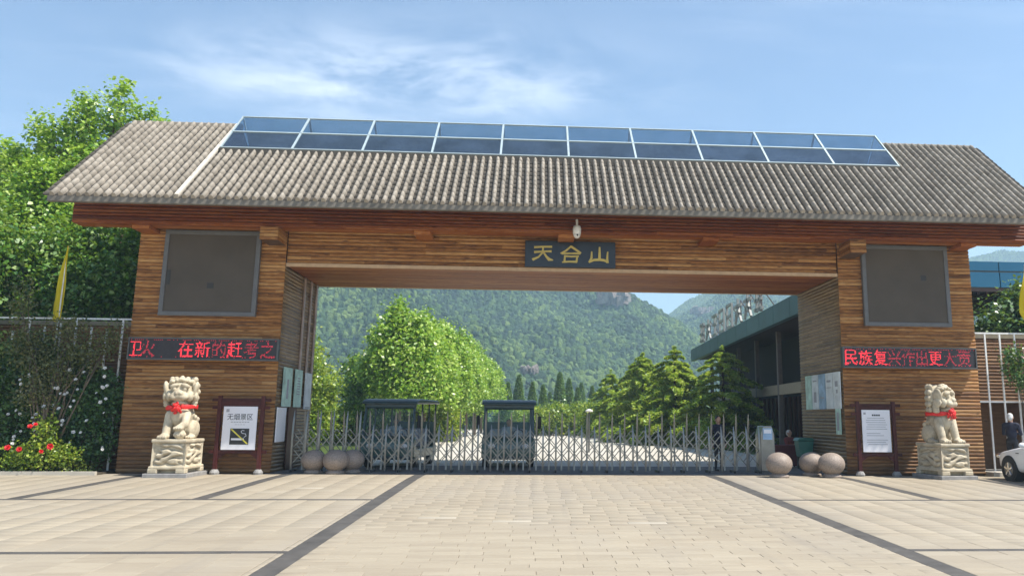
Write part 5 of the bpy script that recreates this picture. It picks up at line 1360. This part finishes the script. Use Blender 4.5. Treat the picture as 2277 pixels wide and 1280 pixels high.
# airy olive shrub with a bare stem
ol = [((0, 0, 3.0), (.9, .5, .75)), ((-.9, 0, 3.7), (.7, .4, .75)), ((.8, 0, 3.4), (.8, .4, .5)), ((-.3, 0, 2.2), (.8, .4, .6)), ((-1.15, 0, 4.9), (.35, .25, .9)), ((.3, 0, 4.1), (.7, .4, .5)), ((1.5, 0, 3.9), (.5, .3, .5))]
bush('myrtle_shrub', (-13.35, -.35, 0), ol, 6200, .075, 'leaf_olive', 'airy olive brown shrub on bare stems before the left trellis', (), 'shrub', [([(0, 0, -.05), (-.05, 0, 1.1), (-.15, 0, 2.1), (-1.1, 0, 4.6)], [.05, .042, .035, .01]), ([(-.03, 0, 1.1), (.3, 0, 2.2), (1.2, 0, 3.6)], [.035, .028, .008]), ([(-.05, 0, 1.3), (.05, 0, 2.6), (.3, 0, 4.2)], [.03, .02, .008])], sprig=6, spread=.12, hollow=.05)
bush('red_rose_bush', (-13.25, -.62, 0), [((0, 0, .55), (.75, .35, .45)), ((.05, 0, 1.25), (.28, .22, .5)), ((-.55, 0, .4), (.5, .3, .35)), ((.6, 0, .5), (.4, .25, .35))], 3000, .085, 'leaf_shrub', 'low rose bush with large red blooms at the left', [('flower_red', -.72, -.35, .74, 1.15), ('flower_red', -.38, -.38, .70, 1.1), ('flower_red', .42, -.34, .78, 1.3), ('flower_red', -.22, -.3, 1.32, 1.0), ('flower_red', -.08, -.3, 1.38, .8), ('flower_red', .16, -.3, .64, .8)])
bush('climbing_rose', (16.35, .05, 0), [((0, 0, 3.2), (.8, .35, .55)), ((.7, 0, 2.6), (.8, .4, .7)), ((1.3, 0, 1.7), (.7, .4, .8)), ((-.3, 0, 3.7), (.4, .3, .3))], 4200, .10, 'leaf_dark', 'climbing rose with pale pink blooms on the right trellis', [(random.choice(('flower_white', 'flower_blush')), R.uniform(-.5, 1.6), -.45, 0, R.uniform(.8, 1.25)) for k in range(30)])
for o in list(bpy.data.objects):
    if o.name.startswith('blossom') and o.location.z == 0 and o.parent: o.location.z = 3.5-.75*o.location.x+R.uniform(-.55, .5)
tree('broadleaf_tree', (18.6, 4.2, 0), [((0, 0, 4.6), (1.6, 1.4, 1.7)), ((.9, 0, 5.9), (1.1, 1.0, 1.1)), ((-.9, 0, 3.8), (1.0, 1.0, 1.0))], 8000, .17, 'leaf_dark', 'dark green tree beside the yellow flag at the right edge', base=.12)
# planting bed with low ground cover
kb = MB().box(-24, X1-.1, -.95, -.82, -.1, .10).build('bed_kerb', 'concrete'); tag(kb, 'pale low kerb stone edging the left rose bed', 'kerb')
sb = MB().box(-24, X1-.1, -.82, 1.25, -.2, .05).build('planting_bed', 'soil'); tag(sb, kind='structure')
n = 5200; V, F = leaves(np.stack([rng.uniform(-22, -11.9, n), rng.uniform(-.85, .3, n), .05+rng.random(n)**2*.28], 1), .09, .2, .35)
o = link('ground_cover', npmesh('ground_cover', V, F), 'leaf_grass'); tag(o, 'low green ground cover along the left rose bed', 'plants', kind='stuff')
sb = MB().box(X4+.05, 26, -.35, 1.3, -.2, .12).build('side_step', 'concrete'); tag(sb, kind='structure')

# ------------------------------------------------------------------ mountains
def vnoise(x, y, seed):
    r = np.random.default_rng(seed); T = r.random((256, 256)); xi, yi = np.floor(x).astype(int), np.floor(y).astype(int); fx, fy = x-xi, y-yi
    fx, fy = fx*fx*(3-2*fx), fy*fy*(3-2*fy); g_ = lambda i, j: T[i % 256, j % 256]
    return (g_(xi, yi)*(1-fx)+g_(xi+1, yi)*fx)*(1-fy)+(g_(xi, yi+1)*(1-fx)+g_(xi+1, yi+1)*fx)*fy
def fbm(x, y, s, o, seed, ridged=False):
    h = 0; a = 1; t_ = 0
    for k in range(o):
        v = vnoise(x/s, y/s, seed+k); v = 1-abs(2*v-1) if ridged else v
        h = h+a*v; t_ += a; a *= .5; s *= .5
    return h/t_
NX, NY = 420, 330
gx = np.linspace(-560, 1000, NX); u = np.linspace(0, 1, NY); gy = 125+(1260-125)*u**1.25
X, Y = np.meshgrid(gx, gy, indexing='ij')
wx = X+(fbm(X, Y, 120, 3, 50)-.5)*34; wy = Y+(fbm(X, Y, 120, 3, 60)-.5)*34
RIDGES = [([(-700, 640, 150), (-300, 760, 222), (-150, 790, 222), (-70, 785, 178), (0, 785, 140), (40, 780, 118), (60, 778, 110), (90, 778, 107), (97, 780, 96), (120, 790, 91), (138, 815, 80), (150, 900, 60)], .62),
          ([(130, 1010, 60), (172, 1060, 118), (215, 1080, 154), (300, 1090, 200), (500, 1090, 215), (680, 1085, 238), (1000, 1000, 230)], .60),
          ([(-330, 760, 205), (-190, 560, 120), (-115, 420, 66), (-60, 380, 48), (-10, 350, 30), (25, 320, 10)], .60),
          ([(-90, 790, 180), (0, 640, 128), (45, 540, 92), (62, 450, 48), (80, 380, 16)], .62),
          ([(-170, 780, 205), (-80, 600, 130), (-30, 500, 84), (20, 410, 38), (40, 360, 14)], .62),
          ([(230, 1080, 160), (215, 850, 130), (190, 640, 92), (165, 500, 58), (150, 390, 20)], .60),
          ([(420, 1090, 205), (380, 760, 130), (330, 520, 70), (300, 380, 25)], .55)]
H = np.full(X.shape, -6.0)
for pts, sl in RIDGES:
    for (a, b) in zip(pts[:-1], pts[1:]):
        ax, ay, az = a; bx, by, bz = b; dx, dy = bx-ax, by-ay
        t_ = np.clip(((wx-ax)*dx+(wy-ay)*dy)/(dx*dx+dy*dy), 0, 1); d = np.hypot(wx-(ax+t_*dx), wy-(ay+t_*dy)); z = az+(bz-az)*t_-sl*d
        k = 8.0; H = k*np.logaddexp(H/k, z/k)
H += ((fbm(X, Y, 150, 5, 7, True)-.55)*.55+(fbm(X, Y, 60, 4, 27, True)-.5)*.16)*np.clip(H+8, 0, 70)*np.clip(1.3-(H/150)**2, .25, 1)+(fbm(X, Y, 18, 3, 17)-.5)*3.0
H = np.maximum(H, -2.0+2.0*fbm(X, Y, 60, 3, 5)); edge = np.clip((Y-125)/70, 0, 1); H = H*edge-1.2*(1-edge)
# rock: a pale cliff at the end of the main ridge and a few bare faces
V = np.stack([X, Y, H], 2).reshape(-1, 3); ii = np.arange(NX*NY).reshape(NX, NY)
F = np.stack([ii[:-1, :-1], ii[1:, :-1], ii[1:, 1:], ii[:-1, 1:]], 2).reshape(-1, 4)
me = npmesh('mountains', V, F)
def m_mount():
    t = NT('mountain'); p = t.pos(); c = t.ramp(t.noise(p, .12, 8, .75), [(.3, (.022, .055, .018)), (.5, (.045, .095, .026)), (.72, (.085, .145, .035))])
    c = t.mix(t.maprange(t.noise(p, .012, 4, .6), .40, .66, 0, .55), c, (.07, .13, .03)); t.color(c); t.b.inputs['Roughness'].default_value = .95
    t.bump(t.noise(p, .18, 7, .8), 1.0, 3.0); MATS['mountain'] = t.m
    t = NT('cliff'); p = t.pos((1, 1, .45)); c = t.ramp(t.noise(p, .22, 8, .8, .6), [(.32, (.13, .09, .07)), (.5, (.29, .225, .19)), (.7, (.44, .38, .33))]); t.color(c); t.b.inputs['Roughness'].default_value = .9
    t.bump(t.noise(p, .5, 7, .8), 1.0, 2.0); MATS['cliff'] = t.m
m_mount()
mt = link('mountains', me, 'mountain', None, True); tag(mt, kind='structure')
def crag(x, y, z, w, h, d, seed, label):
    R = np.random.default_rng(seed); g = MB()
    for k in range(44):
        cx, cy, cz = x+R.uniform(-w, w), y+R.uniform(-d, d), z+R.uniform(-h, h*.7); Q = rotm(R.normal()*.22, R.normal()*.22, R.uniform(0, 3))
        a, b, c = w*R.uniform(.07, .20), d*R.uniform(.3, .7), h*R.uniform(.25, .8); g.obox((cx, cy, cz), Q @ Vector((a, 0, 0)), Q @ Vector((0, b, 0)), Q @ Vector((0, 0, c)))
    o = g.build('rock_crag', 'cliff'); tag(o, label, 'cliff')
crag(53, 489, 80, 9, 5.5, 5, 1, 'pale bare rock crag under the sky notch of the mountain ridge')
crag(172, 770, 107, 11, 3.5, 5, 2, 'small reddish bare rock face on the right mountain slope')
crag(0, 317, 20.8, 3, 1.4, 3, 4, 'grey rock outcrop low on the left mountain spur')
# forest: crowns on the slopes, grown with geometry nodes
def forest():
    ng = bpy.data.node_groups.new('forest', 'GeometryNodeTree'); ng.interface.new_socket('Geometry', in_out='INPUT', socket_type='NodeSocketGeometry'); ng.interface.new_socket('Geometry', in_out='OUTPUT', socket_type='NodeSocketGeometry')
    N, L = ng.nodes, ng.links
    gi, go = N.new('NodeGroupInput'), N.new('NodeGroupOutput')
    ds = N.new('GeometryNodeDistributePointsOnFaces'); ds.distribute_method = 'RANDOM'; ds.inputs['Density'].default_value = .19
    L.new(gi.outputs[0], ds.inputs['Mesh'])
    ico = N.new('GeometryNodeMeshIcoSphere'); ico.inputs['Radius'].default_value = 1.0; ico.inputs['Subdivisions'].default_value = 2
    sp = N.new('GeometryNodeSetPosition'); nz = N.new('ShaderNodeTexNoise'); nz.inputs['Scale'].default_value = 4.0; nz.inputs['Detail'].default_value = 3
    vm = N.new('ShaderNodeVectorMath'); vm.operation = 'SUBTRACT'; vm.inputs[1].default_value = (.5, .5, .5); vs_ = N.new('ShaderNodeVectorMath'); vs_.operation = 'SCALE'; vs_.inputs['Scale'].default_value = 1.3
    L.new(nz.outputs['Color'], vm.inputs[0]); L.new(vm.outputs[0], vs_.inputs[0]); L.new(vs_.outputs[0], sp.inputs['Offset']); L.new(ico.outputs[0], sp.inputs['Geometry'])
    sm = N.new('GeometryNodeSetMaterial'); sm.inputs['Material'].default_value = M('forest'); L.new(sp.outputs[0], sm.inputs[0])
    ip = N.new('GeometryNodeInstanceOnPoints'); L.new(ds.outputs['Points'], ip.inputs['Points']); L.new(sm.outputs[0], ip.inputs['Instance'])
    rv = N.new('FunctionNodeRandomValue'); rv.data_type = 'FLOAT_VECTOR'; rv.inputs[0].default_value = (.6, .6, .7); rv.inputs[1].default_value = (2.2, 2.2, 3.0); L.new(rv.outputs[0], ip.inputs['Scale'])
    rr = N.new('FunctionNodeRandomValue'); rr.data_type = 'FLOAT_VECTOR'; rr.inputs[0].default_value = (-.3, -.3, 0); rr.inputs[1].default_value = (.3, .3, 6.28); L.new(rr.outputs[0], ip.inputs['Rotation'])
    L.new(ip.outputs[0], go.inputs[0])
    msk = (np.abs(X-120) < 640) & (Y > 150)
    keep = F[msk.reshape(-1)[F[:, 0]]]
    # leave the visible wedge only
    cxy = V[keep].mean(1); ang = (cxy[:, 0]-.5)/(cxy[:, 1]+25); keep = keep[(ang > -.42) & (ang < .78)]
    fm_ = npmesh('mountain_forest', V, keep); o = link('mountain_forest', fm_, 'forest'); md = o.modifiers.new('forest', 'NODES'); md.node_group = ng
    tag(o, 'green forest covering the mountain slopes', 'forest', kind='stuff')
forest()
# ------------------------------------------------------------------ haze
def haze():
    o = MB().box(-1200, 1700, -70, 1600, -2.4, 262).build('haze', None)
    m_ = bpy.data.materials.new('haze'); m_.use_nodes = True; nt = m_.node_tree; nt.nodes.clear()
    m_.cycles.homogeneous_volume = True; out = nt.nodes.new('ShaderNodeOutputMaterial'); pv = nt.nodes.new('ShaderNodeVolumePrincipled')
    pv.inputs['Color'].default_value = (.58, .80, 1.0, 1); pv.inputs['Density'].default_value = HAZE; pv.inputs['Anisotropy'].default_value = .2
    nt.links.new(pv.outputs[0], out.inputs['Volume']); o.data.materials.append(m_); tag(o, kind='stuff')
HAZE = .00062
haze()
